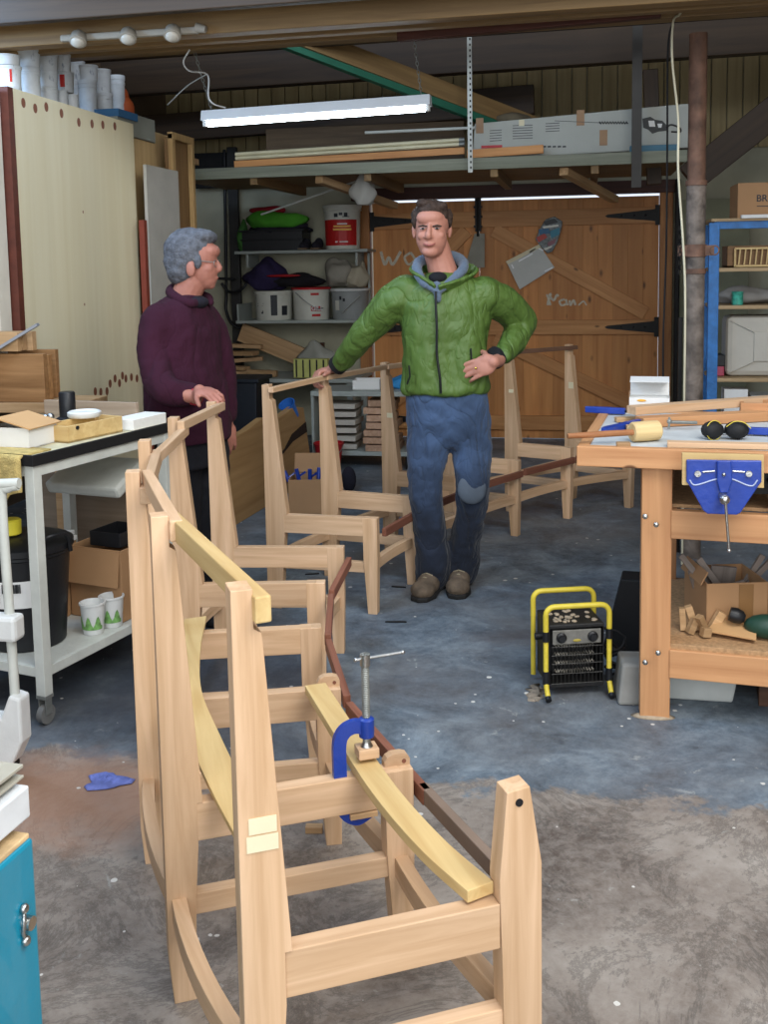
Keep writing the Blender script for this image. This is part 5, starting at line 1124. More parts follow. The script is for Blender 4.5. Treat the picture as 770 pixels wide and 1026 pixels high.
# ---- on the high shelf
SZ = 2.172
tb_ = thing('tube_bundle', (-1.6, 7.05, SZ), 'bundle of spare white fluorescent tubes lying on the high shelf', 'tubes')
beam('support_board', (-2.4, 7.06, SZ+.02), (-.80, 7.06, SZ+.055), .04, .045, PINEX, tb_)
for i, (dy, dz) in enumerate(((0, 0), (.0, .028), (.03, .013))):
    o = cyl('fluorescent_tube', (-2.39, 7.05+dy, SZ+.060+dz), (-.83, 7.05+dy, SZ+.098+dz), .0135, mat('cream_glass_tube', 'cfc7a6', .3), tb_)
    cyl('end_cap', (-.835, 7.05+dy, SZ+.098+dz), (-.80, 7.05+dy, SZ+.099+dz), .0142, GALV, o)
tag(MB().tube([Yp(366, 133, 7.15), Yp(476, 128, 7.12)], .010, 8).build('white_rod', WPAINT, None, smooth=True), 'thin white rod lying above the spare tubes on the high shelf', 'rod')
beam_ = tag(beam('pine_board', (-.78, 7.04, SZ+.03), (-.28, 7.04, SZ+.045), .03, .055, PINEX, None), 'pine board leaning in front of the long chainsaw carton', 'board')
kb = thing('chainsaw_carton', (-.08, 7.3, SZ), 'long grey-white carton printed with a chainsaw on the high shelf', 'carton')
kx0, kx1 = -.76, .66
MB().prism([(kx0, 0), (kx1, .03), (kx1-.02, .31), (kx0+.02, .24)], 0, .3, lambda u, v_, w: V((u, 7.14+w, SZ+v_))).build('body', mat('grey_white_carton', 'a9aba3', .7, var=.05), kb, None, .006)
def kp(x, y, off=-.001): p = Yp(x, y, 7.14+off); return p
m_ = MB()
for (x, y, n, w_) in ((491, 131, 5, 12), (514, 126, 6, 20), (547, 124, 4, 14)):
    for i in range(n): p = kp(x, y+i*2.6, -.002); q = kp(x+w_, y+i*2.6-.8, -.002); m_.bar(p, q, .002, .004, up=(0, 0, 1))
    m_.build('printed_lines', NAV, kb); m_ = MB()
m_ = MB(); P = []
for i in range(22): P.append(kp(601+i*1.35, 123+(1.1 if i % 2 else -1.1), -.003))
m_.tube(P, .005, 5); m_.bar(kp(556, 121, -.003), kp(601, 123, -.003), .002, .003); m_.build('printed_saw_bar', NAV, kb)
m_ = MB()
m_.prism([(644, 119), (652, 117), (657, 120), (664, 121), (668, 125), (668, 131), (660, 132), (654, 134), (650, 130), (645, 128)], 0, .003, lambda u, v_, w: kp(u, v_)-V((0, w, 0)))
m_.tube(bez([kp(668, 128, -.003), kp(673, 125, -.003), kp(681, 128, -.003), kp(682, 132, -.003), kp(673, 132, -.003)], 5), .006, 6)
m_.build('printed_saw_engine', mat('printed_saw_grey', '3a3a38', .6), kb)
m_ = MB(); m_.prism([(650, 121), (656, 121), (657, 127), (651, 127)], .003, .005, lambda u, v_, w: kp(u, v_)-V((0, w, 0))); m_.prism([(659, 124), (664, 124), (663, 128), (660, 128)], .003, .005, lambda u, v_, w: kp(u, v_)-V((0, w, 0))); m_.build('printed_saw_highlight', WHITEB, kb)
for x, y in ((582, 118), (481, 126), (605, 138)): p = kp(x, y); MB().box((p.x, p.y-.001, p.z), (.05, .003, .10)).build('tape_patch', mat('brown_tape', '8f6a42', .4), kb)
p = kp(493, 147); MB().box((p.x, p.y-.003, p.z), (.14, .003, .018)).build('red_mark', REDP, kb)
p = kp(523, 123); MB().box((p.x, p.y-.002, p.z), (.035, .003, .04)).build('tape_scrap', TAPE, kb)
m_ = MB(); [m_.bar(kp(544+5*i, 147, -.002), kp(547.5+5*i, 146.8, -.002), .002, .010) for i in range(5)]; m_.build('printed_marks', NAV, kb)
cloth('rag_bundle', (-.52, 7.32, SZ+.25), .14, .08, .04, mat('dusty_rag', '5d5443', .95, var=.3), 'dusty rag bundle lying on top of the chainsaw carton', 'rag', seed=15)
tag(MB().box((.42, 7.06, SZ+.02), (.30, .05, .05)).build('blue_sleeve', mat('dull_blue_card', '4d7487', .7), None, None, .004), 'dull blue packet on the high shelf below the carton end', 'packet')
tag(MB().box((-1.63, 7.75, SZ+.18), (1.5, .03, .32)).build('brown_board', wood('dusty_brown_board', '6f5b42', '54432f', 0), None, None, .003), 'large dusty brown board standing behind the spare tubes', 'board')

# ---- hung on the barn door
clp = thing('plastic_wallet', (-.5, 8.75, 1.4), 'clear plastic wallet holding white paper, pinned crooked on the barn door', 'wallet')
def dp(u, v_, w): p = Yp(u, v_, 8.757); return V((p.x, p.y-w, p.z))
MB().prism([(508, 263), (541, 246), (556, 268), (521, 290)], 0, .004, dp).build('paper', mat('grey_white_paper', 'bdbeb8', .5, var=.05), clp, None)
MB().prism([(507, 262), (541, 244.5), (542, 248), (509, 265)], .004, .007, dp).build('folded_edge', TAPE, clp, None)
m_ = MB(); 
for q in (((513, 265), (515, 269)), ((531, 253), (537, 249)), ((546, 272), (554, 268)), ((540, 249), (545, 251)), ((520, 262), (534, 254))): m_.bar(dp(*q[0], .006), dp(*q[1], .006), .002, .010)
m_.build('shiny_fold', mat('gloss_white', 'eeeeee', .1), clp)
mg = thing('patterned_mask', (-.28, 8.74, 1.7), 'oval patterned object with red and blue stripes hung on the barn door', 'mask')
MB().prism([(547, 220), (556, 217), (564, 222), (563, 230), (559, 242), (554, 252), (549, 254), (543, 248), (537, 240), (541, 230)], .008, .03, dp).build('body', mat('patterned_grey', '7a8080', .6, var=.6, scale=60), mg, None, .006)
for i, (c_, pts) in enumerate((('b23a2c', [(538, 238), (546, 234), (549, 238), (540, 243)]), ('1f5f86', [(540, 230), (550, 229), (552, 234), (541, 235)]), ('2b7f96', [(551, 232), (561, 228), (561, 235), (553, 239)]), ('2a2a2c', [(545, 222), (556, 219), (560, 223), (547, 226)]), ('8a5560', [(549, 243), (558, 239), (556, 244), (550, 247)]), ('e0ded2', [(544, 227), (560, 225), (560, 227), (545, 229)]), ('e0ded2', [(545, 249), (554, 246), (553, 248), (547, 251)]))):
    MB().prism(pts, .030, .033, dp).build('painted_stripe', mat('stripe_'+c_, c_, .5), mg)
# pale triangle of card between the doors
tag(MB().prism([(476, 234), (486, 234), (486, 268), (466, 268)], 0, .01, dp).build('grey_card', mat('grey_card', '8f8c80', .8), None, None, .001), 'pale grey card wedged by the door bolt behind the man in green', 'card')

# ---- blue racking on the right
BY = 6.6; bu = thing('blue_rack', (.74, BY, 0), 'blue painted steel rack with wooden shelves at the right edge', 'rack')
BLR = mat('chipped_blue_paint', '2f6fae', .5, var=.25, scale=18, bump=.2)
bx0, bx1 = .72, 1.75
for x in (bx0, bx1):
    for y in (BY, BY+.45): MB().box((x+.03, y, .85), (.06, .04, 1.70)).build('post', BLR, bu, None, .002)
m_ = MB(); m_.box(((bx0+bx1)/2+.03, BY-.002, 1.685), (bx1-bx0, .03, .045)); m_.build('top_beam', BLR, bu, None, .002)
RS = [(1.43, 'shelf_board'), (1.205, 'shelf_board'), (.765, 'shelf_board'), (.35, 'shelf_board')]
for z, nm in RS: MB().box(((bx0+bx1)/2+.03, BY+.22, z-.011), (bx1-bx0-.0, .47, .022)).build(nm, wood('shelf_plank', 'b79d78', '957b58', 0, rnd=.08), bu, None, .002)
MB().box(((bx0+bx1)/2+.03, BY+.22, 1.715), (bx1-bx0+.04, .50, .018)).build('top_board', wood('shelf_plank', 'b79d78', '957b58', 0), bu, None, .002)
tag(MB().box((1.15, BY-.02, 1.732), (.50, .05, .02)).build('white_strip', WHITEB, None, None, .001), 'white strip of board along the front top edge of the blue rack', 'strip')
bb_ = thing('brown_carton', (1.15, BY+.2, 1.725), 'brown cardboard carton printed with black capitals on top of the blue rack', 'carton')
MB().box((1.17, BY+.24, 1.725+.105), (.56, .36, .21)).build('body', CARD, bb_, None, .003)
text('label_text', 'BRIT', .056, NAV, at((1.052, BY+.058, 1.725+.115), 0, radians(90)), bb_, bold=.0008)
MB().box((1.04, BY+.058, 1.725+.07), (.08, .002, .005)).build('printed_line', NAV, bb_)
wr = thing('wooden_rack', (1.0, BY+.1, 1.43), 'small wooden rack of upright slats on the top inner shelf', 'rack')
openbox(.42, .26, .13, .012).build('body', wood('brown_rack_wood', '8c6a45', '6c4f30', 0), wr, at((1.05, BY+.22, 1.432)), .002)
m_ = MB(); m_.box((1.07, BY+.055, 1.44), (.38, .012, .012)); m_.box((1.07, BY+.055, 1.545), (.38, .012, .012)); m_.box((.88, BY+.055, 1.49), (.012, .012, .11)); m_.build('rail', OAKY, wr, None, .001)
for i in range(11): MB().box((.905+.032*i, BY+.053, 1.495), (.008, .01, .095), Euler((0, radians(5), 0)).to_matrix()).build('slat', OAKY, wr, None)
cnn = thing('paint_tin', (.91, BY+.06, 1.205), 'small teal-labelled tin on the middle shelf of the blue rack', 'tin')
MB().lathe([(.034, 0), (.034, .075), (.036, .078), (.033, .08), (0, .078)], (0, 0, 0), 22).build('body', mat('teal_label_tin', '3f9a86', .4, var=.4, scale=40), cnn, at((.90, BY+.07, 1.206)), smooth=True)
cloth('grey_sheet', (.98, BY+.25, 1.207), .20, .12, .055, mat('grey_paper_sheet', '8c8a86', .8, var=.1), 'crumpled grey sheet lying behind the teal tin', 'sheet', seed=21)
wc = thing('white_case', (1.1, BY+.2, .765), 'large off-white moulded plastic carrying case on the blue rack', 'case')
MB().box((1.12, BY+.20, .766+.185), (.56, .26, .37)).build('body', mat('off_white_case', 'b5b0a4', .5, var=.04), wc, None, .035)
m_ = MB(); m_.prism([(.93, .86), (1.12, .86), (1.12, 1.04), (.93, 1.04)], 0, .012, lambda u, v_, w: V((u+.07, BY+.07-w, v_))); 
m_.bar((.86, BY+.068, 1.11), (1.0, BY+.06, 1.04), .01, .008); m_.bar((.86, BY+.068, .79), (1.0, BY+.06, .86), .01, .008); m_.build('moulded_panel', mat('off_white_case', 'b5b0a4', .5), wc, None, .008)
tag(MB().box((.81, BY+.15, .796), (.05, .1, .06)).build('pink_block', mat('pink_plastic', 'a8465c', .5), None, None, .006), 'small pink block at the left end of the shelf beside the white case', 'block')
tag(MB().box((.81, BY+.2, .86), (.06, .2, .065)).build('black_box', BLACKP, None, None, .003), 'small black box standing on the pink block beside the white case', 'box')
tag(MB().box((.90, BY+.12, .35+.17), (.14, .14, .34)).build('white_box', WHITEB, None, None, .003), 'tall white box on the low shelf of the blue rack', 'box')
tag(openbox(.26, .2, .30, .006).build('clear_tub', mat('cloudy_tub', '9d9f9a', .4), None, at((1.12, BY+.16, .352)), .003), 'cloudy plastic tub on the low shelf right of the tall white box', 'tub')
# pale board behind the column, boards on the wall
MB_ = MB(); tag(MB().box((.98, 8.70, 1.0), (.55, .03, 1.9)).build('wall_board', mat('green_grey_panel', '8b8c74', .8, var=.1), None, None, .003), 'green-grey wall panel standing behind the steel column', 'panel')
tag(MB().box((.70, 8.6, 1.06), (.04, .05, 2.1)).build('black_downpipe', BLACKM, None, None, .01), 'dark upright pipe just right of the barn door frame', 'pipe')
tag(MB().box((0, 0, 0), (.62, .03, .022)).build('yellow_batten', OAKY, None, at(tuple(Yp(728, 178, 7.3)), 0, 0, radians(-4)), .002), 'thin pale batten sloping behind the brown carton', 'batten') if False else None

# ---- hanging fluorescent light
Fa, Fb = Yp(204, 121, 5.5), Yp(432, 101.5, 5.5); Fb.z = Fa.z+.03
lf_ = thing('fluorescent_light', tuple(Fa), 'white fluorescent batten light, lit, hung on chains from the beam', 'light')
M = frame_pq(Fa, Fb); L_ = (Fb-Fa).length
MB().prism([(-.05, 0), (.05, 0), (.03, .055), (-.03, .055)], 0, L_, lambda u, v_, w: V((w, u, v_-.005))).build('housing', mat('white_enamel_housing', 'd9dfe4', .4, var=.02), lf_, M, .002)
MB().tube([(.03, -.012, -.022), (L_-.03, -.012, -.022)], .014, 16).build('lamp_tube', emis('lit_tube', 'eaf6ff', 22), lf_, M, smooth=True)
m_ = MB()
for x in (.014, L_-.014): m_.box((x, -.012, -.015), (.02, .035, .04))
m_.build('lamp_holder', WHITEP, lf_, M, .004)
def links(p, q, size=.016):
    m_ = MB(); d = (q-p); n = int(d.length/(size*1.5)); dn = d.normalized()
    for i in range(n):
        c = p+d*((i+.5)/n); ax = V((1, 0, 0)) if i % 2 else V((0, 1, 0)); m_.tube([c+ax*(size*.42*cos(a))+dn*(size*.95*sin(a)) for a in [2*pi*k/10 for k in range(10)]], .0022, 5, closed=True)
    return m_
ca = Fa+V((.05, 0, .05)); links(ca, V((ca.x, 5.27, 2.595))).build('chain', GALV, lf_, smooth=True, kind='stuff')
ca = Fb+V((-.05, 0, .05)); links(ca, V((ca.x, 5.27, 2.615))).build('chain', GALV, lf_, smooth=True, kind='stuff')
MB().tube(bez([Dp(226, 108, 5.55), Dp(214, 104, 5.5), Dp(209, 96, 5.5), Dp(208, 75, 5.5), Dp(190, 71, 5.4), Dp(184, 62, 5.35), Dp(190, 50, 5.3)], 8), .004, 8).build('supply_cable', WHITEP, lf_, smooth=True)
tag(MB().tube(bez([Dp(168, 105, 5.7), Dp(188, 86, 5.6), Dp(208, 74, 5.5)], 8), .003, 8).build('grey_cable', mat('grey_cable', '9a9c98', .6), None, smooth=True), 'thin grey cable trailing down left from the light chain', 'cable')
# spotlight bar
sbz = 2.53
sbar = thing('spotlight_bar', (-2.02, 4.53, 2.5), 'dusty white spotlight bar with three lamps under the wooden beam', 'light')
MB().box((-2.02, 4.535, 2.535), (.66, .03, .03)).build('rail', mat('dusty_white', '9c968a', .6, var=.1), sbar, None, .008)
MB().tube([(-1.70, 4.53, 2.545), (-1.655, 4.53, 2.535)], [.022, .016], 14).build('end_cap', mat('dusty_white', '9c968a', .6), sbar, smooth=True)
for x in (-2.25, -2.01, -1.80):
    M = at((x, 4.50, 2.515), radians(10), radians(-35))
    o = MB().lathe([(.0, .05), (.02, .048), (.034, .03), (.038, 0), (.038, -.01), (.032, -.012), (0, -.006)], (0, 0, 0), 22).build('lamp_head', mat('dusty_white', '9c968a', .6), sbar, M, smooth=True)
    MB().ell((0, 0, -.014), (.030, .030, .014)).build('bulb', mat('frosted_bulb', 'b9b4a8', .3), o, M, smooth=True)
# ================================================================ people
def chain_(mb, pts, radii, n=14, sub=5, flat=None):
    """tapering limb through pts; spheres close the ends"""
    P = bez(pts, sub); R_ = []
    for i in range(len(pts)-1):
        for k_ in range(sub): t = k_/sub; R_.append(radii[i]*(1-t)+radii[i+1]*t)
    R_.append(radii[-1]); mb.tube(P, R_, n); mb.ell(P[0], R_[0]*.99, n=n); mb.ell(P[-1], R_[-1]*.99, n=n)
def ringstack(mb, rows, fx, fy, n=32, e=2.4):
    """rows: (centre, half width, half depth); fx = width direction, fy = depth direction; superellipse rings"""
    rings = []
    for c, a, b_ in rows:
        r = []
        for k_ in range(n):
            t = 2*pi*k_/n; cx, sx = cos(t), sin(t)
            r.append(V(c)+fx*(a*abs(cx)**(2/e)*(1 if cx > 0 else -1))+fy*(b_*abs(sx)**(2/e)*(1 if sx > 0 else -1)))
        rings.append(r)
    mb.loft(rings)
def skinned(mb, name, mt, parent, voxel, smooth=4, wrinkle=0, wsize=.08, fac=.5, extra=None):
    o = mb.build(name, mt, parent, Matrix(), smooth=2)
    md = o.modifiers.new('remesh', 'REMESH'); md.mode = 'VOXEL'; md.voxel_size = voxel; md.use_smooth_shade = True
    md = o.modifiers.new('smooth', 'SMOOTH'); md.iterations = smooth; md.factor = fac
    if wrinkle:
        t = bpy.data.textures.new(name+'_folds', 'CLOUDS'); t.noise_scale = wsize; t.noise_depth = 2
        d = o.modifiers.new('folds', 'DISPLACE'); d.texture = t; d.strength = wrinkle; d.mid_level = .5; d.texture_coords = 'LOCAL'
    return o
def hand(mb, wrist, palm, fdir, back, side, curl=(25, 35, 30), s=1.0, spread=.06, thumb_dir=None, thumb_curl=25):
    """palm centre, finger direction, back-of-hand normal; side=+1 puts the thumb on (fdir x back) side"""
    f = V(fdir).normalized(); b_ = V(back); b_ = (b_-f*b_.dot(f)).normalized(); w = f.cross(b_).normalized()*side
    palm = V(palm); M3 = Matrix((w, f, b_)).transposed()
    mb.ell(palm, (.042*s, .050*s, .017*s), M3, 16, 10); mb.ell(palm+w*.018*s-f*.012*s, (.022*s, .034*s, .019*s), M3, 12, 8)
    chain_(mb, [V(wrist), palm-f*.035*s], [.027*s, .026*s], 12, 3)
    Ls = [(.044, .027, .021), (.048, .030, .022), (.045, .028, .021), (.034, .021, .019)]
    for i, L3 in enumerate(Ls):
        off = (.030-.0205*i)*s; d = (f+w*((1.5-i)*spread)).normalized(); p = palm+w*off+f*(.040-(.006 if i == 3 else 0))*s; pts = [p-d*.02*s, p]; a = 0
        for L_, c in zip(L3, curl):
            a += radians(c); dd = d*cos(a)-b_*sin(a); p = p+dd*L_*s; pts.append(p)
        rr = (.0098, .0096, .0088, .0080, .0070) if i < 3 else (.0085, .0084, .0076, .0070, .0062)
        mb.tube(pts, [r_*s for r_ in rr], 10); [mb.ell(q_, r_*s*1.0, n=10, m_=6) for q_, r_ in zip(pts[1:], rr[1:])]
    td = V(thumb_dir).normalized() if thumb_dir is not None else (w*.75+f*.65-b_*.2).normalized()
    p = palm+w*.030*s-f*.018*s; pts = [p-td*.01*s, p+td*.038*s]; t2 = (td*cos(radians(thumb_curl))+f*sin(radians(thumb_curl))).normalized(); pts += [pts[-1]+t2*.030*s, pts[-1]+t2*.054*s]
    rr = (.013, .0115, .0105, .0085); mb.tube(pts, [r_*s for r_ in rr], 10); [mb.ell(q_, r_*s, n=10, m_=6) for q_, r_ in zip(pts[1:], rr[1:])]
def cloth_mat(name, col, rough=.8, weave=200, var=.1, bump=.25, sheen=.2, patch=None):
    return mat(name, col, rough, var=var, scale=weave/16, bump=bump, sheen=sheen)

# ---------------- man in the green jacket
GD = 4.67; FW = -fw0      # towards the camera
def g(x, y, D=GD): return Dp(x, y, D)
base = Zp(443, 590, 0)
gm = thing('person', (base.x, base.y, 0), 'person in a green zip jacket and blue jeans, one hand on hip', 'person')
X_, Y_ = r0, fw0
px = GD/1050
body = MB()
# head: skull, jaw, face masses
Rh = Matrix((X_, Y_, z0)).transposed()
hc = g(433, 226, GD-.02)
body.ell(hc+z0*.012+Y_*.012, (.077, .098, .088), Rh, 24, 16)
body.ell(g(432.5, 238, GD-.050), (.068, .064, .080), Rh, 20, 14); body.ell(g(432.5, 247, GD-.045), (.056, .055, .05), Rh, 16, 10)
body.ell(g(431.5, 252, GD-.078), (.038, .030, .026), Rh, 16, 10)
body.ell(g(431, 218, GD-.075), (.060, .038, .036), Rh, 16, 10)        # brow
for sx in (-1, 1):
    body.ell(g(432, 236, GD-.088)+X_*.036*sx, (.024, .020, .022), Rh, 12, 8)   # cheeks
    body.ell(g(433, 231, GD+.01)+X_*.080*sx, (.010, .018, .027), Rh, 12, 8)      # ears
    body.ell(g(433, 236, GD+.005)+X_*.077*sx, (.008, .012, .014), Rh, 10, 6)
chain_(body, [g(430.5, 226, GD-.108), g(429.5, 235, GD-.126), g(429.5, 237, GD-.124)], [.008, .013, .014], 10, 3)
for sx in (-1, 1): body.ell(g(429.5, 237.5, GD-.113)+X_*.012*sx, (.009, .011, .008), Rh, 10, 6)
body.ell(g(430.5, 245, GD-.103), (.026, .015, .011), Rh, 12, 8)
chain_(body, [g(436, 245, GD+.015), g(441, 262, GD+.02), g(446, 280, GD+.02)], [.060, .062, .07], 16)
# trunk and legs under the clothes
ringstack(body, [(g(446, 278), .07, .06), (g(447, 292), .16, .085), (g(446, 330), .165, .10), (g(446, 370), .15, .095), (g(448, 405), .16, .105), (g(449, 432), .14, .10)], X_, Y_)
RLEG = [g(429, 410), g(428, 440), g(427, 490, GD-.05), g(433, 540, GD-.01), g(436, 583, GD+.04)]
LLEG = [g(470, 410), g(473, 440), g(474, 485, GD-.03), g(469, 535, GD+.02), g(463, 576, GD+.08)]
chain_(body, RLEG, [.08, .07, .042, .038, .03]); chain_(body, LLEG, [.08, .07, .042, .035, .03])
RW = Dp(337, 366, 4.92); LW = g(500, 361, GD-.10)
RARM = [g(404, 294), g(388, 308, GD+.02), g(363, 335, GD+.08), RW]
LARM = [g(489, 295), g(502, 304, GD+.05), g(518, 317, GD+.12), g(520, 328, GD+.12), g(512, 344, GD+.03), LW]
chain_(body, RARM, [.055, .048, .038, .027]); chain_(body, LARM, [.055, .050, .042, .038, .034, .027])
hand(body, RW, Dp(326, 371.5, 4.955), (-.72, -.62, -.12), (-.1, .1, 1), -1, curl=(50, 60, 40), s=1.02, spread=.05)
hand(body, LW, g(486, 366, GD-.155), (-1, -.05, -.38), (.05, -1, .25), 1, curl=(18, 38, 26), s=1.12, spread=.05, thumb_dir=(-.3, 1, .3))
skinned(body, 'body', SKIN, gm, .0042, 3)
# jacket
JG = creased('green_jacket_nylon', '50692f', .035, 5, .5)
jk = MB()
rows = [(g(445, 273, GD+.015), .075, .065), (g(446, 281), .145, .085), (g(447, 290), .205, .105), (g(447, 305), .212, .125), (g(446, 330), .198, .135), (g(446, 355), .188, .135), (g(446.5, 378), .192, .138), (g(446.5, 388), .198, .142), (g(446.5, 394), .186, .135)]
ringstack(jk, rows, X_, Y_)
chain_(jk, [g(408, 294), g(393, 304, GD+.01), g(377, 322, GD+.05), g(362, 338, GD+.09), g(343, 362, GD+.21)], [.084, .082, .074, .064, .050], 18)
chain_(jk, [g(486, 295), g(502, 303, GD+.05), g(519, 316, GD+.12), g(522, 328, GD+.12), g(513, 344, GD+.03), g(505, 356, GD-.06)], [.084, .082, .076, .068, .060, .046], 18)
jk_o = skinned(jk, 'jacket', JG, gm, .0085, 5, .026, .12)
t2 = bpy.data.textures.new('fine_folds', 'CLOUDS'); t2.noise_scale = .035; d = jk_o.modifiers.new('fine', 'DISPLACE'); d.texture = t2; d.strength = .004; d.texture_coords = 'LOCAL'
# collar flaps, hood, zip, pockets
jc = MB()
cpts = [g(437, 290, GD-.125), g(424, 281, GD-.10), g(415, 274, GD-.03), g(424, 268, GD+.07), g(447, 265, GD+.10), g(468, 269, GD+.06), g(474, 276, GD-.03), g(458, 285, GD-.10), g(440, 291, GD-.128)]
P = bez(cpts, 6); rings = []
for i, p in enumerate(P):
    t = (P[min(i+1, len(P)-1)]-P[max(i-1, 0)]).normalized(); out = (p-g(444, 278, GD)); out.z = 0; out.normalize(); u = z0*.022+out*.020; n_ = t.cross(u).normalized()*.007
    rings.append([p-u-n_, p-u+n_, p+u+n_, p+u-n_])
jc.loft(rings)
skinned(jc, 'collar', JG, gm, .004, 3, .008, .04)
HOOD = mat('blue_grey_hoodie', '566475', .85, var=.1, scale=20, bump=.3, sheen=.2)
hd = MB()
chain_(hd, [g(439, 292, GD-.125), g(424, 282, GD-.10), g(418, 270, GD-.045), g(421, 262, GD+.02), g(434, 258, GD+.085), g(452, 257, GD+.09), g(463, 262, GD+.03), g(464, 270, GD-.04), g(452, 282, GD-.095), g(440, 292, GD-.125)], [.014, .020, .022, .024, .026, .028, .026, .022, .019, .014], 12)
chain_(hd, [g(438, 286, GD-.11), g(439, 300, GD-.125)], [.02, .016], 12, 3)
skinned(hd, 'hood', HOOD, gm, .005, 3, .008, .03)
ts = MB(); ts.ell(g(439, 279, GD-.06), (.045, .04, .03), Rh); skinned(ts, 'tee_shirt', mat('black_tee', '101014', .9), gm, .006, 2)
ZM = mat('black_zip', '111417', .5)
zp_ = MB(); zp_.tube(bez([g(437, 292, GD-.150), g(437, 305, GD-.154), g(438, 330, GD-.158), g(438, 355, GD-.156), g(441, 378, GD-.160), g(442, 394, GD-.150)], 6), .0055, 8); zp_.build('zip', ZM, gm, smooth=True)
pk = MB(); pk.tube([g(410, 366, GD-.125), g(411, 377, GD-.13), g(408, 385, GD-.12)], .004, 6); pk.build('pocket_zip', ZM, gm, smooth=True)
pk = MB(); pk.tube([g(472, 349, GD-.135), g(473, 364, GD-.135)], .004, 6); pk.build('pocket_zip', ZM, gm, smooth=True)
for p, q in ((g(338, 366.5, GD+.235), g(345, 360, GD+.20)), (g(494, 357, GD-.09), g(503, 362, GD-.055))):
    w_ = MB(); d = (q-p).normalized(); w_.tube([p-d*.004, p+d*.040], .046, 16); w_.build('black_cuff', mat('black_velcro', '15161a', .8), gm, smooth=True)
MB().tube([LW+V((0, 0, 0))+X_*.0+(g(479, 366, GD-.178)-LW)*0+V((0, 0, 0)), LW+V((.0001, 0, 0))], .001, 4)
rg = MB(); c = g(477, 369, GD-.186); rg.ell(c, (.006, .005, .006)); rg.build('ring', mat('gold', 'd9b65c', .25, metal=1), gm, smooth=True)
# jeans
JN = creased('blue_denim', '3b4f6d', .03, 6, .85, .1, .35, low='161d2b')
jn = MB()
ringstack(jn, [(g(447, 386), .175, .12), (g(448, 400), .186, .125), (g(449, 420), .190, .12), (g(450, 436), .180, .10), (g(450, 448), .150, .07)], X_, Y_)
chain_(jn, [g(430, 420), g(429, 450, GD-.01), g(426, 485, GD-.04), g(430, 520, GD-.02), g(433, 550), g(434, 576, GD+.02)], [.098, .096, .078, .074, .080, .082], 18)
chain_(jn, [g(471, 420), g(473, 450, GD-.01), g(474, 480, GD-.05), g(472, 515, GD), g(466, 545, GD+.05), g(463, 571, GD+.07)], [.098, .092, .080, .068, .074, .078], 18)
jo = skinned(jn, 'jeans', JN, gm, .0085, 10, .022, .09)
d = jo.modifiers.new('fine', 'DISPLACE'); d.texture = t2; d.strength = .004; d.texture_coords = 'LOCAL'
bm_ = MB(); bm_.ell(g(473, 490, GD-.108), (.066, .022, .070), Rh, 16, 10); bm_.build('knee_patch', mat('grey_knee_patch', '4c5560', .9, var=.2), gm, smooth=2)
# boots
BT = mat('brown_suede_boot', '5e5041', .85, var=.3, scale=25, bump=.3)
def boot(heel, toe):
    d = (toe-heel); d.z = 0; L_ = d.length; d.normalize(); M = frame_pq(V((heel.x, heel.y, 0)), V((heel.x, heel.y, 0))+d)
    t = MB(); t.ell(M @ V((.055, 0, .055)), (.068, .050, .055), M.to_3x3()); t.ell(M @ V((.15, 0, .047)), (.088, .052, .052), M.to_3x3()); t.ell(M @ V((.22, 0, .040)), (.062, .056, .042), M.to_3x3()); chain_(t, [M @ V((.045, 0, .06)), M @ V((.045, 0, .14))], [.045, .048], 14, 3)
    o = skinned(t, 'boot', BT, gm, .006, 3, .006, .03)
    sl_ = MB(); sl_.prism([(-.01, -.042), (.10, -.044), (.20, -.058), (.27, -.040), (.288, 0), (.27, .040), (.20, .058), (.10, .044), (-.01, .042)], 0, .022, lambda u, v_, w: M @ V((u, v_, w))); sl_.build('sole', mat('dark_boot_sole', '1b1917', .8), o, bevel=.006)
    lc_ = MB()
    for i in range(4): x = .10+.028*i; z = .122-.010*i; lc_.tube([M @ V((x, -.025, z-.012)), M @ V((x+.012, 0, z)), M @ V((x, .025, z-.012))], .0032, 6)
    lc_.build('laces', mat('pale_laces', '8b8068', .8), o, smooth=True)
def floorpt(x, D): p = Dp(x, 590, D); p.z = 0; return p
boot(floorpt(440, GD+.09), floorpt(424, GD-.11)); boot(floorpt(463, GD+.14), floorpt(459, GD-.08))
# face and hair
EYEW = mat('eye_white', '8f8580', .3, bump=0); EYED = mat('eye_dark', '241a16', .3, bump=0); LIP = mat('lips', '8d4f48', .5); 
HAIRB = mat('brown_hair', '3b2c23', .7, var=.4, scale=60, bump=.6)
for sx in (-1, 1):
    c = g(431, 229, GD-.106)+X_*.031*sx
    o = MB().ell(c, (.0115, .008, .0042), Rh, 12, 8).build('eye', EYEW, gm, smooth=2)
    MB().ell(c-Y_*.0055, (.0055, .004, .005), Rh, 10, 6).build('iris', EYED, o, smooth=2)
    e = MB(); e.tube([c+X_*(-.019)+z0*.009, c+z0*.0125-Y_*.005, c+X_*.019+z0*.009], [.0036, .0052, .0034], 6); e.build('eyebrow', HAIRB, gm, smooth=True)
MB().tube(bez([g(424.5, 244.0, GD-.108), g(427.5, 245.3, GD-.116), g(430.5, 245.7, GD-.119), g(433.5, 245.2, GD-.117), g(436.5, 243.8, GD-.109)], 2), [.0015, .003, .004, .0045, .005, .0045, .004, .003, .0015], 8).build('lips', LIP, gm, smooth=True)
hr = MB()
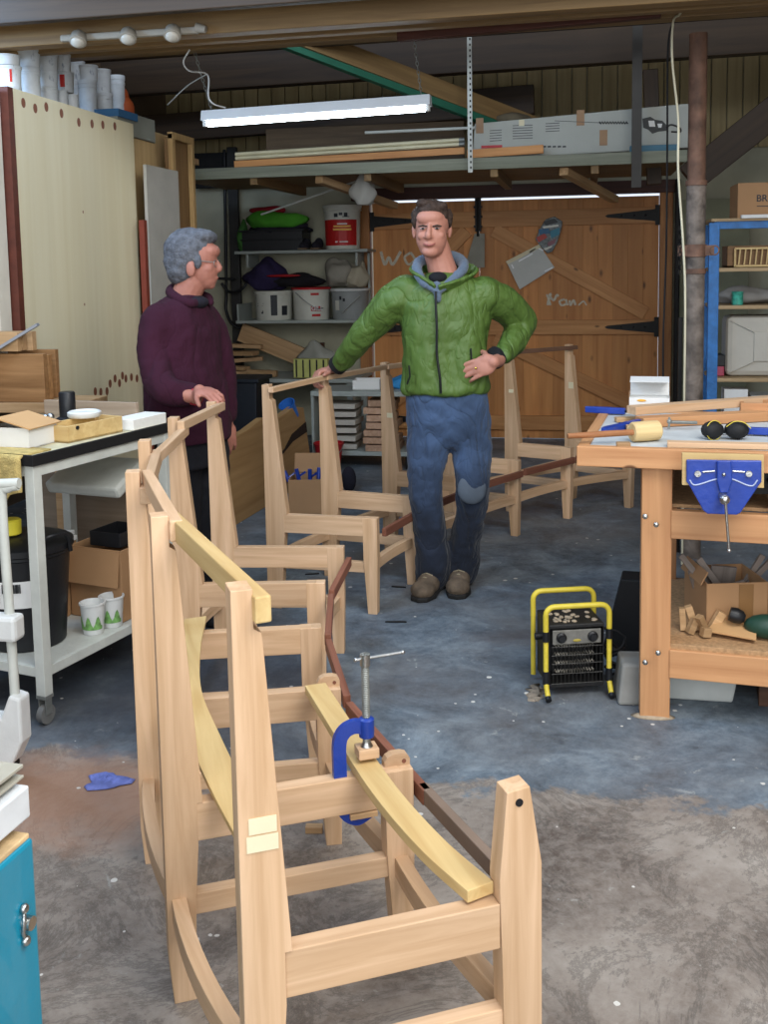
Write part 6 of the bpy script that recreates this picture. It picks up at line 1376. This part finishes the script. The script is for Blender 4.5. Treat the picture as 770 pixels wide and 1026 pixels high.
hr.ell(hc+z0*.035+Y_*.022, (.086, .098, .080), Rh, 24, 14); hr.ell(g(433, 208.5, GD-.03), (.070, .074, .032), Rh, 18, 10); hr.ell(g(432, 210.5, GD-.072), (.052, .030, .016), Rh, 14, 8); hr.ell(g(426, 204, GD-.07), (.040, .028, .020), Rh, 14, 8); hr.ell(g(441, 206, GD-.06), (.035, .03, .020), Rh, 14, 8)
for sx in (-1, 1): hr.ell(g(433, 219, GD-.012)+X_*.077*sx, (.014, .040, .045), Rh, 12, 8)
hr.ell(hc+Y_*.05-z0*.02, (.070, .065, .075), Rh)
ho = skinned(hr, 'hair', HAIRB, gm, .0045, 3, .013, .03)

# ---------------- older man in the maroon fleece
OD = 4.32
def q_(x, y, D=OD): return Dp(x, y, D)
base = Zp(195, 612, 0)
om = thing('person', (q_(195, 600).x, q_(195, 600).y, 0), 'person with grey hair and glasses in a maroon fleece, turned to the man in green', 'person')
fd = (X_*.90+FW*.10).normalized()     # where the head faces
hs_ = fd.cross(z0).normalized()        # towards the camera side
Ro = Matrix((fd, -hs_, z0)).transposed()
body = MB(); s_ = OD/1050
hc2 = q_(193, 256)
body.ell(hc2, (.100, .078, .098), Ro, 24, 16); body.ell(q_(202.5, 270), (.066, .062, .078), Ro, 20, 14); body.ell(q_(206, 279), (.048, .046, .045), Ro, 16, 10); body.ell(q_(211.5, 285.5), (.018, .024, .018), Ro, 14, 8); body.ell(q_(209, 252), (.048, .058, .035), Ro, 14, 8)
nz_ = q_(219, 264)
chain_(body, [q_(214, 258, OD), q_(220.5, 268.5, OD), q_(217, 271, OD)], [.009, .012, .012], 10, 3)
body.ell(q_(215, 278.5), (.016, .022, .012), Ro, 12, 8)
for sx in (-1, 1): body.ell(q_(196.5, 270)+hs_*.077*sx, (.020, .010, .031), Ro, 12, 8); body.ell(q_(209, 269)+hs_*.035*sx, (.030, .025, .026), Ro, 12, 8)
chain_(body, [q_(193, 282), q_(186, 297), q_(181, 312)], [.060, .060, .064], 16)
bf = (X_*.72+FW*.45).normalized(); bs = bf.cross(z0).normalized()
ringstack(body, [(q_(182, 305), .07, .06), (q_(181, 318), .15, .09), (q_(183, 370), .15, .10), (q_(188, 430), .14, .11), (q_(192, 455), .14, .10)], bs, bf)
chain_(body, [q_(182, 445, OD-.05), q_(183, 520, OD-.02), q_(184, 600, OD+.04)], [.08, .055, .035]); chain_(body, [q_(208, 445, OD+.06), q_(209, 520, OD+.10), q_(205, 596, OD+.14)], [.08, .055, .035])
ORW = V((-1.50, 3.86, .985)); OLW = q_(228, 418, OD+.10)
chain_(body, [q_(163, 322, OD-.10), q_(154, 350, OD-.135), q_(157, 375, OD-.19), q_(170, 391, OD-.24), ORW], [.045, .042, .038, .034, .026]); chain_(body, [q_(206, 315, OD+.12), q_(224, 368, OD+.14), OLW], [.045, .036, .026])
hand(body, ORW, (-1.445, 3.81, 1.014), (.75, -.35, -.12), (.1, -.35, 1), 1, curl=(30, 45, 40), s=.92)
hand(body, OLW, q_(228.5, 433, OD+.10), (.05, 0, -1), (.6, -.7, 0), 1, curl=(20, 25, 20), s=.95)
skinned(body, 'body', mat('older_skin', 'a36c5c', .6, var=.06, scale=25, bump=.08), om, .0042, 3)
FL = creased('maroon_fleece', '320c20', .02, 5, .95, .0, .1)
fl = MB()
ringstack(fl, [(q_(184, 296), .072, .07), (q_(181, 306), .135, .095), (q_(181, 316), .160, .110), (q_(182, 335), .170, .125), (q_(184, 365), .170, .135), (q_(187, 400), .180, .15), (q_(190, 425), .182, .155), (q_(191, 440), .172, .15)], bs, bf)
chain_(fl, [q_(160, 322, OD-.10), q_(154, 345, OD-.13), q_(157, 375, OD-.19), q_(168, 392, OD-.24), V(ORW)-V((.035, -.03, -.008))], [.074, .070, .062, .056, .046], 18)
chain_(fl, [q_(205, 318, OD+.12), q_(218, 345, OD+.13), q_(225, 380, OD+.14), q_(228, 415, OD+.11)], [.066, .062, .052, .042], 16)
fo = skinned(fl, 'fleece', FL, om, .0085, 6, .022, .10)
cl_ = MB(); chain_(cl_, [q_(200, 302, OD-.03), q_(190, 304, OD-.085), q_(176, 298, OD-.06), q_(171, 292, OD), q_(178, 288, OD+.06), q_(196, 294, OD+.08), q_(208, 298, OD+.05), q_(211, 303, OD)], [.018, .02, .022, .022, .022, .02, .02, .016], 12)
skinned(cl_, 'collar', FL, om, .005, 3)
ti = MB(); ti.ell(q_(195, 303, OD-.02), (.06, .06, .03), Ro); skinned(ti, 'dark_shirt', mat('dark_navy_shirt', '14121c', .9), om, .006, 2)
cu = MB(); v1 = (V(ORW)-(V(ORW)-V((.035, -.03, -.008)))).normalized(); c = V(ORW)-v1*.004; cu.tube([c-v1*.014, c+v1*.006], [.036, .032], 16); cu.build('red_cuff', mat('red_cuff', '97232f', .8), om, smooth=True)
TR = mat('black_trousers', '14151c', .9, var=.15, scale=12, bump=.2)
tr_ = MB()
ringstack(tr_, [(q_(191, 430), .155, .12), (q_(192, 450), .165, .125), (q_(194, 466), .165, .12)], bs, bf)
chain_(tr_, [q_(182, 450, OD-.05), q_(183, 520, OD-.03), q_(184, 592, OD+.03)], [.094, .074, .064], 16); chain_(tr_, [q_(209, 450, OD+.06), q_(210, 520, OD+.08), q_(205, 588, OD+.13)], [.092, .074, .064], 16)
skinned(tr_, 'trousers', TR, om, .0095, 5, .02, .08)
def shoe2(x, D):
    p = Dp(x, 600, D); p.z = 0; M = frame_pq(p, p+bf); t = MB(); t.ell(M @ V((.02, 0, .045)), (.06, .042, .045), M.to_3x3()); t.ell(M @ V((.13, 0, .036)), (.10, .045, .036), M.to_3x3()); t.box(M @ V((.09, 0, .012)), (.27, .08, .022), M.to_3x3()); skinned(t, 'shoe', mat('black_shoe', '131214', .6), om, .006, 3)
shoe2(183, OD+.03); shoe2(205, OD+.13)
HG = mat('grey_hair', '585a60', .8, var=.35, scale=50, bump=.6)
hr = MB()
hr.ell(q_(189, 252), (.104, .086, .098), Ro, 24, 14); hr.ell(q_(184, 272), (.070, .074, .062), Ro, 20, 12); hr.ell(q_(201, 238), (.070, .068, .036), Ro, 16, 10); hr.ell(q_(185, 262), (.088, .080, .075), Ro, 20, 12)
for sx in (-1, 1): hr.ell(q_(203, 262)+hs_*.070*sx, (.017, .012, .032), Ro, 10, 8)
skinned(hr, 'hair', HG, om, .0045, 4, .010, .03)
gl = MB(); e1 = q_(214.5, 262.5)+hs_*.032
gl.tube([q_(199, 260)+hs_*.080, q_(211, 262)+hs_*.066, q_(216.5, 262.5)+hs_*.050], .0016, 6)
for sx in (-1, 1):
    c = q_(218, 264)+hs_*.030*sx; gl.tube([c+hs_*(.022*cos(a))+z0*(.014*sin(a)) for a in [2*pi*i/16 for i in range(16)]], .0014, 5, closed=True)
gl.build('glasses', GALV, om, smooth=True)
for sx in (-1, 1):
    c = q_(213.3, 263.5)+hs_*.030*sx; o = MB().ell(c, (.006, .011, .0055), Ro, 10, 6).build('eye', EYEW, om, smooth=2); MB().ell(c+fd*.004, (.003, .005, .005), Ro, 8, 6).build('iris', EYED, o, smooth=2)
MB().tube([q_(213, 279)+hs_*.022, q_(218, 278.5), q_(213, 279)-hs_*.022], [.002, .004, .002], 6).build('lips', LIP, om, smooth=True)
# ================================================================ light
def area(name, loc, aim, sx, sy, e, col=(1, 1, 1)):
    l = bpy.data.lights.new(name, 'AREA'); l.shape = 'RECTANGLE'; l.size = sx; l.size_y = sy; l.energy = e; l.color = col
    o = bpy.data.objects.new(name, l); COL.objects.link(o); o.location = loc; o.rotation_euler = (V(aim)-V(loc)).to_track_quat('-Z', 'Y').to_euler(); return o
# daylight coming in through the big opening behind the camera
area('daylight_opening', (.3, -2.3, 2.0), (.3, 3, 1.1), 5.5, 3.2, 165, (.95, .98, 1))
# roof lights over the near part of the shop
area('roof_light', (1.3, .9, 3.7), (-.6, 2.9, 0), 2.2, 2.0, 140, (1, .98, .94))
area('roof_light_blue', (-2.0, 2.9, 3.5), (-2.0, 4.6, 1.8), .8, .8, 45, (.45, .68, 1))
# added blue fill light for the tubs; the left wall has no window
area('tub_fill_blue', (-3.5, 3.5, 2.75), (-2.6, 5.2, 2.4), .8, .6, 75, (.42, .66, 1))
w = bpy.data.worlds.new('world'); S.world = w; w.use_nodes = True
w.node_tree.nodes['Background'].inputs[0].default_value = (.8, .88, 1, 1); w.node_tree.nodes['Background'].inputs[1].default_value = 1.2
S.view_settings.view_transform = 'Standard'; S.view_settings.look = 'None'; S.view_settings.exposure = 0; S.view_settings.gamma = 1
S.view_settings.use_curve_mapping = False
